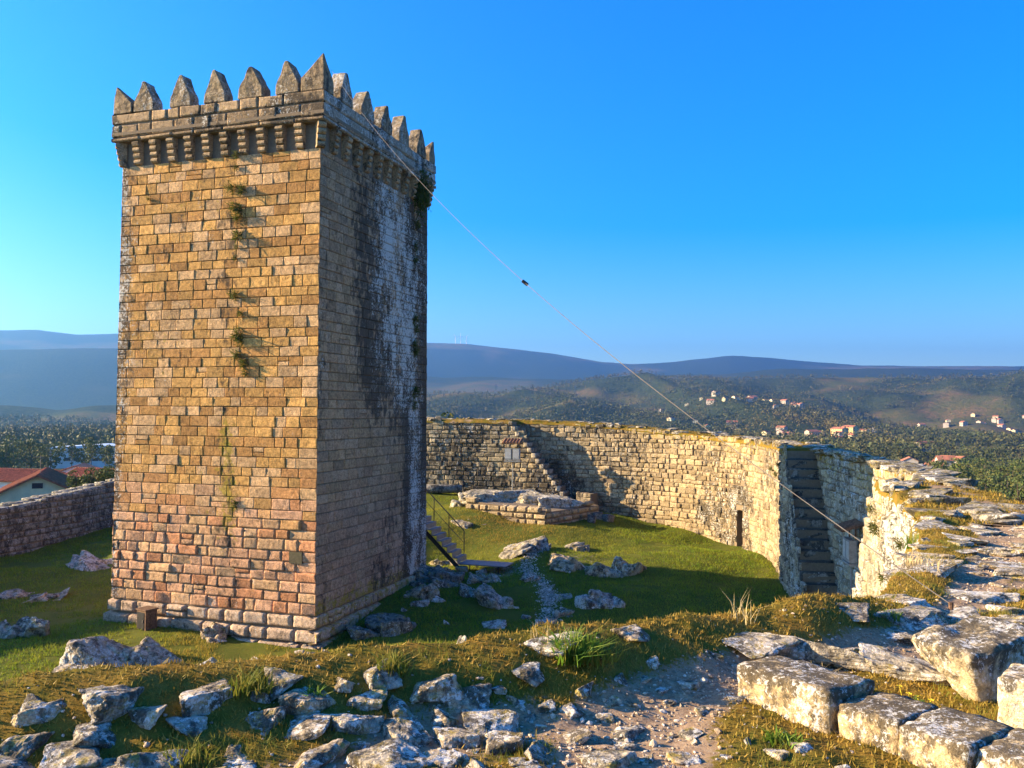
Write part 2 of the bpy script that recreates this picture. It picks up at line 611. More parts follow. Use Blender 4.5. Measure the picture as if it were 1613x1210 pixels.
class Path:
    """plan line of a wall's inner face; u runs along it, d points into the courtyard"""
    def __init__(s, pts):                       # pts: x, y, top z
        s.p = catmull(pts)
        s.L = np.concatenate([[0], np.cumsum(np.linalg.norm(np.diff(s.p[:, :2], axis=0), axis=1))])
        s.len = s.L[-1]
        T = np.gradient(s.p[:, :2], axis=0)
        T /= np.linalg.norm(T, axis=1)[:, None]
        s.N = np.stack([T[:, 1], -T[:, 0]], 1)
    def xy(s, u):
        return np.interp(u, s.L, s.p[:, 0]), np.interp(u, s.L, s.p[:, 1])
    def top(s, u):
        return np.interp(u, s.L, s.p[:, 2])
    def P(s, u, z, d):
        x, y = s.xy(u)
        nx, ny = np.interp(u, s.L, s.N[:, 0]), np.interp(u, s.L, s.N[:, 1])
        ln = np.hypot(nx, ny)
        return np.stack([x + nx / ln * d, y + ny / ln * d, z + 0 * x], -1)
    def u_at(s, x, y):
        return s.L[np.argmin((s.p[:, 0] - x) ** 2 + (s.p[:, 1] - y) ** 2)]

MAIN = Path([(-12.5, 51.0, 6.45), (-8, 50.4, 6.45), (-4.3, 49.4, 6.43), (0.3, 48.2, 6.40), (4.6, 46.6, 6.25), (8.2, 44.3, 5.9),
             (10.5, 41, 5.68), (10.9, 36.5, 5.63), (10.15, 32, 5.6), (9.2, 25, 5.55), (7.9, 19, 5.5), (6.6, 14.5, 5.45), (4.95, 10.6, 5.40), (3.3, 7.8, 5.36)])
EDGE = np.vstack([MAIN.p[:, :2], catmull([(3.3, 7.8), (2.78, 6.98), (2.25, 6.60), (1.3, 6.02), (.2, 5.38), (-.76, 5.0), (-1.7, 4.62), (-2.55, 4.35), (-8, 2.6), (-18, -.5)])[1:]])

def edge_sd(x, y):
    """signed distance to the inner edge: + on the wall, - over the courtyard"""
    best = np.full(x.shape, 1e9)
    sg = np.zeros(x.shape)
    A, B = EDGE[:-1:3], EDGE[3::3]
    n = min(len(A), len(B))
    for a, b in zip(A[:n], B[:n]):
        e = b - a
        t = np.clip(((x - a[0]) * e[0] + (y - a[1]) * e[1]) / (e @ e), 0, 1)
        dx, dy = x - a[0] - t * e[0], y - a[1] - t * e[1]
        d = dx * dx + dy * dy
        c = e[0] * dy - e[1] * dx
        k = d < best
        best = np.where(k, d, best)
        sg = np.where(k, np.where(c > 0, 1.0, -1.0), sg)
    return np.sqrt(best) * sg

CTRL = np.array([(-5.8, 25, 0.0), (-13, 27.5, .15), (-3.2, 33.3, .55), (-1.2, 34.6, .40), (-2.4, 35.2, .5), (10, 31.5, .35), (10.3, 41, .6), (7.5, 43.5, 1.05), (4.6, 45.5, 1.6),
                 (1.6, 40.7, 1.6), (-1.9, 42.5, 2.15), (0, 47, 2.35), (-4.3, 48.4, 2.45), (-10, 48, 2.2), (4.5, 32, .5), (5, 37, 1.0), (1, 37, 1.15), (0, 28, .15), (6, 24, .1),
                 (-22, 38, .3), (-21, 46, .6), (-18, 28, .1), (-25, 25, 0), (-10, 20, -.1), (0, 16, -.1), (6, 17, .1), (-12, 40, 1.1), (-30, 35, .2), (-5, 41, 1.9)])
def ground_z(x, y, noise=True):
    x, y = np.asarray(x, float), np.asarray(y, float)
    w = 1.0 / (((x[..., None] - CTRL[:, 0]) ** 2 + (y[..., None] - CTRL[:, 1]) ** 2) ** 1.5 + 2.0)
    z = (w * CTRL[:, 2]).sum(-1) / w.sum(-1)
    if noise:
        z = z + .14 * fbm2(x * .35, y * .35, 3, 3) + .035 * fbm2(x * 1.7, y * 1.7, 3, 5)
    return z
def gz(x, y):
    return float(ground_z(np.array([x]), np.array([y]))[0])

# ------------------------------------------------------------------ courtyard ground
def grid_faces(nx, ny):
    i, j = np.meshgrid(np.arange(nx - 1), np.arange(ny - 1), indexing='ij')
    a = (i * ny + j).ravel()
    return np.stack([a, a + ny, a + ny + 1, a + 1], 1)
gx, gy = np.arange(-44, 13.01, .16), np.arange(4, 53, .16)
X, Y = np.meshgrid(gx, gy, indexing='ij')
Z = ground_z(X, Y)
PATHC = catmull([(1.1, 23.5), (1.12, 26.4), (1.28, 29), (1.3, 31.5), (.7, 34.5), (1.0, 37)], 12)
def dist_poly(x, y, poly):
    d = np.full(x.shape, 1e9)
    for a, b in zip(poly[:-1], poly[1:]):
        e = b - a
        t = np.clip(((x - a[0]) * e[0] + (y - a[1]) * e[1]) / (e @ e + 1e-9), 0, 1)
        d = np.minimum(d, (x - a[0] - t * e[0]) ** 2 + (y - a[1] - t * e[1]) ** 2)
    return np.sqrt(d)
dirt = np.clip(1.1 - dist_poly(X, Y, PATHC) / .6, 0, 1) * (.62 + .5 * fbm2(X * .9, Y * .9, 3, 22)) * (1 - .7 * sstep(31, 35, Y))
dirt = np.maximum(dirt, .75 * np.exp(-((X + .5) ** 2 + (Y - 34.3) ** 2) / 1.6))
dirt = np.maximum(dirt, .45 * np.exp(-((X - 3) ** 2 + (Y - 35.5) ** 2) / 5))
dirt = np.maximum(dirt, np.clip(fbm2(X * .3, Y * .3, 4, 21) * 1.2 - .2, 0, .35))
SD = edge_sd(X, Y)
Fg = grid_faces(len(gx), len(gy))
Fg = Fg[SD.ravel()[Fg].max(1) < .7]
cg = link('courtyard_ground', npmesh('courtyard_ground', np.stack([X, Y, Z], -1), Fg, {'dirt': dirt.ravel()}), M['ground'])
tag(cg, 'uneven grassy courtyard floor around the keep', None, None, 'structure')

# ------------------------------------------------------------------ far country
def tab(pts):
    p = np.array(pts, float)
    return lambda a: np.interp(a, np.degrees(np.arctan((p[:, 0] - 806.5) / FPX)), p[:, 1])
SKA = tab([(-900, 560), (0, 541), (60, 539), (120, 543), (190, 539), (420, 545), (600, 540), (680, 542), (730, 542), (800, 549), (870, 557), (950, 570), (1000, 573), (1060, 571), (1100, 566), (1150, 561),
           (1200, 564), (1270, 571), (1350, 577), (1450, 580), (1613, 583), (2400, 575)])
SKC = tab([(-900, 640), (0, 672), (190, 668), (420, 660), (600, 645), (680, 636), (750, 622), (860, 609), (900, 606), (960, 600), (1020, 596), (1080, 595), (1150, 597), (1300, 595), (1400, 599), (1500, 597), (1613, 604), (2400, 600)])
SKB = tab([(-900, 580), (0, 574), (100, 568), (190, 565), (420, 575), (600, 585), (700, 598), (820, 600), (950, 594), (1050, 592), (1300, 588), (2400, 590)])
KD = np.array([0, 55, 75, 120, 250, 480, 1000, 1500, 2400, 3000, 4000, 4800, 6400, 8000.])
def terr_z(x, y, noise=True):
    D = np.hypot(x, y)
    az = np.degrees(np.arctan2(x, y))
    L = 1 - sstep(-18, -8, az)                        # the side left of the keep
    up = lambda sk, d: CAMZ + (646 - sk(az)) / FPX * d
    H = [np.full(D.shape, -4.0), -5 + 3.0 * L, -7 + 1.5 * L, -14 + 8 * L, -21 + 8 * L, -25 + 8 * L, -23 + 2 * L, 0 * L + (1 - L) * 2 - 20 * L,
         up(SKC, 2400.), up(SKC, 2400.) * .45 + 10, up(SKB, 4000.), up(SKB, 4000.) * .8 + 15, up(SKA, 6400.), up(SKA, 6400.) * .5]
    H = np.stack(H, 0)
    k = np.clip(np.searchsorted(KD, D) - 1, 0, len(KD) - 2)
    t = np.clip((D - KD[k]) / (KD[k + 1] - KD[k]), 0, 1)
    t = t * t * (3 - 2 * t) * .5 + t * .5
    h0 = np.take_along_axis(H, k[None], 0)[0]
    h1 = np.take_along_axis(H, (k + 1)[None], 0)[0]
    z = h0 + (h1 - h0) * t
    if noise:
        a = np.clip((D - 60) / 400, 0, 1)
        z = z + a * (5 * fbm2(x / 170., y / 170., 4, 31)) + sstep(700, 2000, D) * (1 - sstep(2000, 2400, D)) * 46 * fbm2(x / 430., y / 430., 4, 33) + sstep(1300, 2000, D) * (1 - sstep(2000, 2500, D)) * 40 * fbm2(x / 240., y / 240., 3, 34)
        z = z + sstep(2600, 4000, D) * (1 - .8 * sstep(5600, 6400, D)) * 38 * fbm2(x / 900., y / 900., 5, 37)
    if noise:
        z = z + sstep(900, 1500, D) * (1 - sstep(2050, 2500, D)) * (1 - L) * 62 * (np.abs(fbm2(x / 330. + 3.1, y / 1300., 3, 35)) * -1.6 + .35)
    return z
def tz(x, y):
    return float(terr_z(np.array([float(x)]), np.array([float(y)]))[0])
def wood_mask(x, y):
    D = np.hypot(x, y)
    s = np.where(D < 2800, 210., 700.)
    return sstep(-.10, .10, fbm2(x / s, y / s, 4, 41) + .12)
azs = np.radians(np.linspace(-72, 62, 420))
rs = np.concatenate([np.linspace(40, 120, 20, endpoint=False), np.geomspace(120, 8000, 260)])
A, R = np.meshgrid(azs, rs, indexing='ij')
TX, TY = R * np.sin(A), R * np.cos(A)
TZ = terr_z(TX, TY)
ter = link('hills', npmesh('hills', np.stack([TX, TY, TZ], -1), grid_faces(len(azs), len(rs))[:, ::-1], {'wood': wood_mask(TX, TY).ravel()}), M['terrain'])
tag(ter, 'wooded valley and mountain ridges beyond the castle', None, None, 'structure')

# ------------------------------------------------------------------ ashlar builder
def layout(u0, u1, v0, v1, hr, wr, r):
    S, v = [], v0
    while v < v1 - .08:
        h = r.uniform(*hr)
        if v + h > v1 - .12: h = v1 - v
        u = u0
        while u < u1 - 1e-6:
            w = r.uniform(*wr) * (1.0 if r.random() > .12 else 1.55)
            if u + w > u1 - wr[0] * .6: w = u1 - u
            if h > .28 and w > .3 and r.random() < .03:     # a split stone
                S.append((u, u + w, v, v + h * .5)); S.append((u, u + w, v + h * .5, v + h))
            else:
                S.append((u, u + w, v, v + h))
            u += w
        v += h
    return np.array(S)

def ashlar(S, P, seed, vj=0.0, bevel=.022, proud=(.0, .03), rough=.014, tilt=.02, gap=.006, back=.07, capL=None, capR=None, wob=.012):
    """rounded stones; returns verts (N, 42, 3) and the shared face list"""
    r = np.random.default_rng(seed)
    N = len(S)
    if vj:
        S = S + np.stack([0 * S[:, 0], 0 * S[:, 0], r.uniform(-vj, vj, N), r.uniform(-vj, vj, N)], 1)
    w, h = (S[:, 1] - S[:, 0]), (S[:, 3] - S[:, 2])
    o = np.ones(N)
    bu, bv = np.minimum(bevel / w, .16), np.minimum(bevel / h, .16)
    gu, gv = gap / w, gap / h
    cL = np.zeros(N, bool) if capL is None else capL
    cR = np.zeros(N, bool) if capR is None else capR
    a = np.stack([np.where(cL, -.004 / w, gu), np.where(cL, .01, gu + bu), np.where(cL, .05, gu + 2.4 * bu), .5 * o, np.where(cR, .95, 1 - gu - 2.4 * bu), np.where(cR, .99, 1 - gu - bu), np.where(cR, 1 + .004 / w, 1 - gu)], 1)
    b = np.stack([gv, gv + bv, gv + 2.4 * bv, 1 - gv - 2.4 * bv, 1 - gv - bv, 1 - gv], 1)
    A_ = np.broadcast_to(a[:, :, None], (N, 7, 6))
    B_ = np.broadcast_to(b[:, None, :], (N, 7, 6))
    u = S[:, 0, None, None] + A_ * w[:, None, None]
    v = S[:, 2, None, None] + B_ * h[:, None, None]
    pr = r.uniform(*proud, N)[:, None, None] + np.zeros((N, 7, 6))
    d = pr + (A_ - .5) * r.normal(0, tilt, N)[:, None, None] * w[:, None, None] * 2 + (B_ - .5) * r.normal(0, tilt, N)[:, None, None] * h[:, None, None] * 2
    q = np.stack([u * 4.5, v * 4.5, np.broadcast_to(r.uniform(0, 50, N)[:, None, None], u.shape)], -1)
    d = d + rough * fbm(q, 3, seed)
    ring = np.zeros((7, 6), bool)
    ring[0] = ring[-1] = True
    ring[:, 0] = ring[:, -1] = True
    dd = np.where(ring[None], -back, d)
    dd[:, 0, :] = np.where(cL[:, None], d[:, 0, :] * 0 + pr[:, 0, :] * .5, dd[:, 0, :])
    dd[:, -1, :] = np.where(cR[:, None], pr[:, -1, :] * .5, dd[:, -1, :])
    dd[:, :, 0] = -back
    dd[:, :, -1] = -back
    free = np.ones((N, 7, 6))
    free[:, 0, :] *= (~cL)[:, None]
    free[:, -1, :] *= (~cR)[:, None]
    u = u + free * wob * np.minimum(1, w / .3)[:, None, None] * vnoise(q * 1.7 + 5, seed + 1)
    v = v + wob * vnoise(q * 1.7 + 9, seed + 2) * np.minimum(1, h / .2)[:, None, None]
    V = P(u.reshape(N, -1), v.reshape(N, -1), dd.reshape(N, -1))
    i, j = np.meshgrid(np.arange(6), np.arange(5), indexing='ij')
    k = (i * 6 + j).ravel()
    F = np.stack([k, k + 6, k + 7, k + 1], 1)
    return V, F, u.reshape(N, -1), v.reshape(N, -1)

def emit_stones(name, V, F, cols, lich, stain, moss, parent, mat, singles, rest_name, flip=False):
    """the indices in singles become stones of their own, the others one mesh"""
    ploc = np.array(parent.location) if parent is not None else np.zeros(3)
    if flip: F = F[:, ::-1]
    nv = V.shape[1]
    single = np.zeros(len(V), bool)
    single[singles] = True
    for i in np.nonzero(single)[0]:
        c = V[i].mean(0)
        me = npmesh(name, V[i] - c, F, {'Col': np.tile(cols[i], (nv, 1)), 'lichen': lich[i], 'stain': stain[i], 'moss': moss[i]})
        link(name, me, mat, parent, Vector(c - ploc))
    rest = np.nonzero(~single)[0]
    if len(rest):
        Fr = (F[None] + (np.arange(len(rest)) * nv)[:, None, None]).reshape(-1, 4)
        me = npmesh(rest_name, (V[rest] - ploc).reshape(-1, 3), Fr,
                    {'Col': np.repeat(cols[rest], nv, 0), 'lichen': lich[rest].ravel(), 'stain': stain[rest].ravel(), 'moss': moss[rest].ravel()})
        o = link(rest_name, me, mat, parent)
        o['kind'] = 'stuff'

# ------------------------------------------------------------------ the keep
TYAW = math.radians(18.0)
CRN = np.array([-5.82, 25.75])
E1 = np.array([-math.cos(TYAW), math.sin(TYAW)])          # along the sunlit face, away from the corner
E2 = np.array([math.sin(TYAW), math.cos(TYAW)])           # along the shaded face
TW1, TW2, TH = 7.34, 8.0, 14.88
CEN = CRN + E1 * TW1 / 2 + E2 * TW2 / 2
N1, N2 = -E2, -E1
def taper(z):
    return 1.0 + .016 * np.clip((TH - z) / TH, 0, 1.1)
def face_P(c, e, n):
    def P(u, z, d):
        xy = c + u[..., None] * e + d[..., None] * n
        xy = CEN + (xy - CEN) * taper(z)[..., None]
        return np.concatenate([xy, z[..., None]], -1)
    return P
keep = thing('keep_tower', 'tall square granite keep with pointed merlons rising from the courtyard', 'tower', (CEN[0], CEN[1], 0.0))
KL = np.array([CEN[0], CEN[1], 0.0])

body = MB()
def kbox(w1, w2, z0, z1, t0=True):
    v = []
    for z in (z0, z1):
        s = float(taper(np.array(z))) if t0 else 1.0
        for a, b in ((-1, -1), (1, -1), (1, 1), (-1, 1)):
            p = (E1 * a * w1 / 2 + E2 * b * w2 / 2) * s
            v.append((p[0], p[1], z))
    body.add(v, [(0, 1, 2, 3), (4, 5, 6, 7), (0, 1, 5, 4), (1, 2, 6, 5), (2, 3, 7, 6), (3, 0, 4, 7)])
kbox(TW1 - .09, TW2 - .09, -1.5, TH + .78)
body.build('masonry_core', M['mortar'], keep)

def face_colors(S, r, front):
    N = len(S)
    zc = (S[:, 2] + S[:, 3]) / 2
    uc = (S[:, 0] + S[:, 1]) / 2
    k = sstep(5.2, 3.2, zc + r.normal(0, .5, N)) if False else 1 - sstep(3.0, 5.2, zc + r.normal(0, .5, N))
    och = np.array([.44, .25, .08])
    tan = np.array([.44, .28, .14])
    brn = np.array([.34, .18, .06])
    pink = np.array([.46, .265, .155])
    red = np.array([.42, .20, .10])
    a = r.random(N)
    up = np.where((a < .42)[:, None], och, np.where((a < .75)[:, None], tan, brn))
    lo = np.where((a < .60)[:, None], pink, np.where((a < .80)[:, None], np.array([.45, .285, .155]), red))
    c = up * (1 - k[:, None]) + lo * k[:, None]
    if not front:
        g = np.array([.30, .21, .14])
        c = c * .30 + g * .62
    c = c * r.uniform(.78, 1.16, N)[:, None]
    return c

rk = np.random.default_rng(5)
# sunlit face: u = 0 at the near corner
def tower_face(c, e, n, width, seed, front, singles_n, flip):
    r = np.random.default_rng(seed)
    S = layout(0, width, .86, TH, (.27, .36), (.34, .72), r)
    P = face_P(c, e, n)
    lowz = S[:, 2] < 3.4
    V, F, U, Vz = ashlar(S, P, seed, capL=S[:, 0] < 1e-6, capR=S[:, 1] > width - 1e-6, proud=(0.0, .016), rough=.012, tilt=.010, bevel=.013, gap=.003, back=.034, wob=.010)
    if front:                                   # battered, weathered stones low down
        V2, _, _, _ = ashlar(S, P, seed, bevel=.028, capL=S[:, 0] < 1e-6, capR=S[:, 1] > width - 1e-6, proud=(-.012, .025), rough=.045, tilt=.022, gap=.005, back=.04)
        V = np.where(lowz[:, None, None], V2, V)
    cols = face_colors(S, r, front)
    q = np.stack([U * .5, Vz * .25, 0 * U + seed], -1)
    nz = fbm(q, 4, seed + 7)
    if front:
        lich = .18 + .25 * nz + .5 * sstep(width - .9, width, U) + .25 * (1 - sstep(0, 3.0, Vz))
        crack = np.exp(-((U - 3.15 - .25 * vnoise(q * 2)) / .35) ** 2)
        stain = .12 + .3 * nz + .55 * sstep(width - .8, width, U) + .3 * crack
        moss = .15 + .45 * crack * sstep(2, 4, Vz) * (1 - sstep(6.0, 7.5, Vz)) + .2 * nz
    else:
        fu = U / width
        white = np.exp(-((fu - .72 + .22 * (Vz / TH - .75)) / .24) ** 2) * sstep(5.5, 10.5, Vz + 1.5 * nz)
        white = np.maximum(white, 1.0 * np.exp(-((fu - .86) / .09) ** 2) * (1 - .3 * sstep(7, 9, Vz)))
        white = np.maximum(white, .7 * sstep(.35, .9, fu) * (1 - sstep(2.5, 4.5, Vz)))
        lich = .10 + .72 * white + .55 * nz
        stain = .14 + .6 * nz + .75 * np.exp(-((fu - .80) / .05) ** 2) + .5 * sstep(.86, .98, fu) + .55 * np.exp(-((fu - .42 + .12 * Vz / TH) / .10) ** 2) * sstep(5, 9, Vz) + .25 * sstep(.3, .6, fu)
        moss = .05 + .5 * (1 - sstep(.9, 1.8, Vz))
    D = np.linalg.norm(V.mean(1) - np.array([0, 0, CAMZ]), axis=1)
    area = (S[:, 1] - S[:, 0]) * (S[:, 3] - S[:, 2]) / D ** 2
    sing = np.argsort(-area)[:singles_n]
    emit_stones('stone', V, F, cols, np.clip(lich, 0, 1.2), np.clip(stain, 0, 1.2), np.clip(moss, 0, 1), keep, M['stone'], sing, 'small_stones', flip)
tower_face(CRN, E1, N1, TW1, 101, True, 210, False)
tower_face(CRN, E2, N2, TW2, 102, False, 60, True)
# the two hidden faces
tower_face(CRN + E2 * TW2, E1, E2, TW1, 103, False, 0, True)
tower_face(CRN + E1 * TW1, E2, E1, TW2, 104, True, 0, False)
# plinth courses
def plinth(c, e, n, width, seed, flip):
    r = np.random.default_rng(seed)
    for z0, z1, out in ((-.75, .06, .24), (.06, .45, .16), (.45, .86, .08)):
        w = width + 2 * out
        cc = c - e * out + n * out
        S = layout(0, w, z0, z1, (z1 - z0, z1 - z0 + .001), (.55, 1.05), r)
        V, F, U, Vz = ashlar(S, face_P(cc, e, n), seed, bevel=.05, capL=S[:, 0] < 1e-6, capR=S[:, 1] > w - 1e-6, rough=.04, proud=(-.03, .02), tilt=.02, gap=.01, back=.3)
        V[:, [i * 6 + 5 for i in range(7)], :] = face_P(cc, e, n)(U[:, [i * 6 + 5 for i in range(7)]], Vz[:, [i * 6 + 5 for i in range(7)]], np.full((len(S), 7), -.32))
        N = len(S)
        cols = np.array([.40, .29, .20]) * r.uniform(.75, 1.15, N)[:, None]
        emit_stones('plinth_stone', V, F, cols, np.full(U.shape, .45), np.full(U.shape, .3), np.full(U.shape, .45 if flip else .2), keep, M['stone'], np.arange(N), 'x', flip)
plinth(CRN, E1, N1, TW1, 111, False)
plinth(CRN, E2, N2, TW2, 112, True)

# corbels, ledge, parapet and merlons
OUT = .23
ZC0, ZC1 = TH, TH + .76          # corbel zone
def v3(p, z): return Vector((p[0], p[1], z))
def corbel(p, n, t, seed):
    """four stacked rolls growing outwards"""
    b = MB()
    r = random.Random(seed)
    prof = [(-.12, 0)]
    for k in range(4):
        z0, o = k * .19, .09 + (OUT - .08) * (k + 1) / 4.0
        for q in range(6):
            an = -math.pi / 2 + math.pi * q / 5
            prof.append((o - .085 + .085 * math.cos(an) + r.uniform(-.006, .006), z0 + .095 + .09 * math.sin(an)))
    prof.append((-.12, .76))
    w = .25
    b.extrude(prof, v3(p - t * w / 2 - CEN, ZC0), (n[0], n[1], 0), (0, 0, 1), (t[0] * w, t[1] * w, 0))
    col = random.Random(seed + 1).uniform(.75, 1.15)
    return b.build('corbel', M['stone'], keep, attrs={'Col': (.36 * col, .26 * col, .15 * col), 'lichen': .3, 'stain': .35, 'moss': .1})
for k in range(1, 11):
    f = k / 11.0
    corbel(CRN + E1 * TW1 * f, N1, E1, 200 + k)
    corbel(CRN + E2 * TW2 * f, N2, E2, 230 + k)
def corner_corbel(p, n, t, seed): corbel(p, n / np.linalg.norm(n) * 1.0, t / np.linalg.norm(t), seed)
for p, n, t in ((CRN, N1 + N2, E1 - E2), (CRN + E1 * TW1, N1 - N2, E1 + E2), (CRN + E2 * TW2, N2 - N1, E1 + E2)):
    corner_corbel(p, n, t, int(abs(p[0] * 100)))
def ring_box(out0, out1, z0, z1, name, mat, attrs):
    b = MB()
    v = []
    for z in (z0, z1):
        for o in (out1, out0):
            for a, c in ((-1, -1), (1, -1), (1, 1), (-1, 1)):
                p = E1 * a * (TW1 / 2 + o) + E2 * c * (TW2 / 2 + o)
                v.append((p[0], p[1], z))
    f = []
    for i in range(4):
        j = (i + 1) % 4
        f += [(i, j, 8 + j, 8 + i), (4 + j, 4 + i, 12 + i, 12 + j), (i, 4 + i, 4 + j, j), (8 + j, 12 + j, 12 + i, 8 + i)]
    b.add(v, f)
    return b.build(name, mat, keep, attrs=attrs)
AT = {'Col': (.33, .26, .17), 'lichen': .55, 'stain': .4, 'moss': .2}
ring_box(-.2, OUT - .05, ZC1, ZC1 + .88, 'parapet_core', M['mortar'], AT)
ZP0 = ZC1
ZPT = ZC1 + .93
def parapet_face(c, e, n, width, seed, front, flip):
    r = np.random.default_rng(seed)
    cc = c - e * OUT + n * OUT
    w = width + 2 * OUT
    for z0, z1, out, wr in ((ZP0, ZP0 + .13, .02, (.8, 1.5)), (ZP0 + .13, ZP0 + .56, .0, (.5, 1.0)), (ZP0 + .56, ZPT, .0, (.45, 1.05))):
        c2 = cc - e * out + n * out
        S = layout(0, w + 2 * out, z0, z1, (z1 - z0, z1 - z0 + .001), wr, r)
        cap = lambda: dict(capL=S[:, 0] < 1e-6, capR=S[:, 1] > w + 2 * out - 1e-6)
        V, F, U, Vz = ashlar(S, face_P(c2, e, n), seed, bevel=.03, rough=.03, proud=(-.005, .025), tilt=.015, gap=.008, back=.10 if out == 0 else .06, wob=.02, **cap())
        N = len(S)
        cols = (np.array([.32, .225, .13]) if front else np.array([.29, .25, .19])) * r.uniform(.75, 1.15, N)[:, None]
        nz = fbm(np.stack([U, Vz, 0 * U], -1), 3, seed)
        emit_stones('parapet_stone', V, F, cols, np.clip((.42 if front else .7) + .3 * nz, 0, 1), np.clip(.42 + .8 * nz, 0, 1), np.full(U.shape, .2), keep, M['stone'], np.arange(N), 'x', flip)
parapet_face(CRN, E1, N1, TW1, 121, True, False)
parapet_face(CRN, E2, N2, TW2, 122, False, True)
parapet_face(CRN + E2 * TW2, E1, E2, TW1, 123, False, True)
parapet_face(CRN + E1 * TW1, E2, E1, TW2, 124, True, False)
# terrace floor
b = MB()
b.box((0, 0, ZC1 + .25), (TW1 + .5, TW2 + .5, .1), rz=-TYAW)
b.build('terrace', M['mortar'], keep)

def dense(me, cuts, amp, seed, freq=5):
    bm = bmesh.new()
    bm.from_mesh(me)
    bmesh.ops.bevel(bm, geom=list(bm.edges), offset=.025, segments=1, affect='EDGES', clamp_overlap=True)
    bmesh.ops.triangulate(bm, faces=[f for f in bm.faces if len(f.verts) > 4])
    bmesh.ops.subdivide_edges(bm, edges=[e for e in bm.edges if e.calc_length() > .15], cuts=cuts, use_grid_fill=True)
    bm.normal_update()
    P = np.array([v.co[:] for v in bm.verts])
    nz = amp * fbm(P * freq + seed, 3, seed)
    for v, a in zip(bm.verts, nz):
        v.co += v.normal * float(a)
    bm.to_mesh(me)
    bm.free()
    return me
def merlon(p, e, n, seed, w=.84, t=.46, h1=.31, h2=.68, mats=None):
    """pentagon slab with bulging slopes, thickness going inwards from p"""
    r = random.Random(seed)
    w *= r.uniform(.93, 1.05)
    k = r.uniform(-.05, .05)
    h1 += r.uniform(-.05, .05)
    h2 += r.uniform(-.06, .08)
    prof = [(-w / 2, 0), (w / 2, 0), (w / 2 - .01, h1), (w * .28, h1 + h2 * .47), (.06 + k, h1 + h2), (-.06 + k, h1 + h2), (-w * .28, h1 + h2 * .47), (-w / 2 + .01, h1)]
    b = MB()
    b.extrude(prof, v3(p - CEN, ZPT - .01), (e[0], e[1], 0), (0, 0, 1), (-n[0] * t, -n[1] * t, 0))
    c = r.uniform(.75, 1.15)
    me = b.mesh('merlon')
    dense(me, 2, .035, seed)
    for a, val in (('Col', (.26 * c, .20 * c, .125 * c)), ('lichen', r.uniform(.35, .7)), ('stain', r.uniform(.25, .55)), ('moss', .15)):
        if isinstance(val, tuple):
            at = me.attributes.new(a, 'FLOAT_COLOR', 'POINT')
            at.data.foreach_set('color', np.tile(np.array(val + (1,), dtype=np.float32), len(me.vertices)))
        else:
            at = me.attributes.new(a, 'FLOAT', 'POINT')
            at.data.foreach_set('value', np.full(len(me.vertices), val, dtype=np.float32))
    return link('merlon', me, M['stone'], keep)
def corner_merlon(p, ea, eb, seed, s=.92, h1=.75, h2=1.05):
    """block on the corner whose point stands over the outer corner; ea, eb run along the two parapets"""
    b = MB()
    pts = []
    for z, f in ((0, 1.0), (h1, .98)):
        for u, v in ((0, 0), (1, 0), (1, 1), (0, 1)):
            q = p + ea * s * f * u * (1.0) + eb * s * f * v * .75 - CEN
            pts.append((q[0], q[1], ZPT - .01 + z))
    tip = p + ea * .06 + eb * .06 - CEN
    pts.append((tip[0], tip[1], ZPT + h1 + h2))
    b.add(pts, [(0, 1, 2, 3), (0, 1, 5, 4), (1, 2, 6, 5), (2, 3, 7, 6), (3, 0, 4, 7), (4, 5, 8), (5, 6, 8), (6, 7, 8), (7, 4, 8)])
    me = b.mesh('corner_merlon')
    dense(me, 2, .03, seed)
    for a, val in (('Col', (.27, .20, .12, 1)), ('lichen', .4), ('stain', .4), ('moss', .1)):
        if isinstance(val, tuple):
            at = me.attributes.new(a, 'FLOAT_COLOR', 'POINT')
            at.data.foreach_set('color', np.tile(np.array(val, dtype=np.float32), len(me.vertices)))
        else:
            at = me.attributes.new(a, 'FLOAT', 'POINT')
            at.data.foreach_set('value', np.full(len(me.vertices), val, dtype=np.float32))
    return link('corner_merlon', me, M['stone'], keep)
OC = CRN + (N1 + N2) * OUT
LW1, LW2 = TW1 + 2 * OUT, TW2 + 2 * OUT
corner_merlon(OC, E1, E2, 1, .80, .42, .74)
corner_merlon(OC + E1 * LW1, -E1, E2, 2, .74, .34, .62)
corner_merlon(OC + E2 * LW2, E1, -E2, 3, .74, .34, .62)
corner_merlon(OC + E1 * LW1 + E2 * LW2, -E1, -E2, 4, .74, .34, .62)
for i in range(1, 6):
    f = i / 6.0 + (.015 if i == 5 else 0)
    merlon(OC + E1 * LW1 * (f - .002), E1, N1, 300 + i)
    merlon(OC + E2 * LW2 * f, E2, N2, 320 + i)
    merlon(OC + E1 * LW1 * f + E2 * LW2, E1, E2, 340 + i)
    merlon(OC + E1 * LW1 + E2 * LW2 * f, E2, E1, 360 + i)
# plaque
pq = CRN + E1 * .62 + N1 * .06
b = MB()
b.box(v3(pq * 1.0 - CEN, 2.55), (.44, .05, .34), rz=-TYAW)
b.build('plaque', M['bronze'], keep)

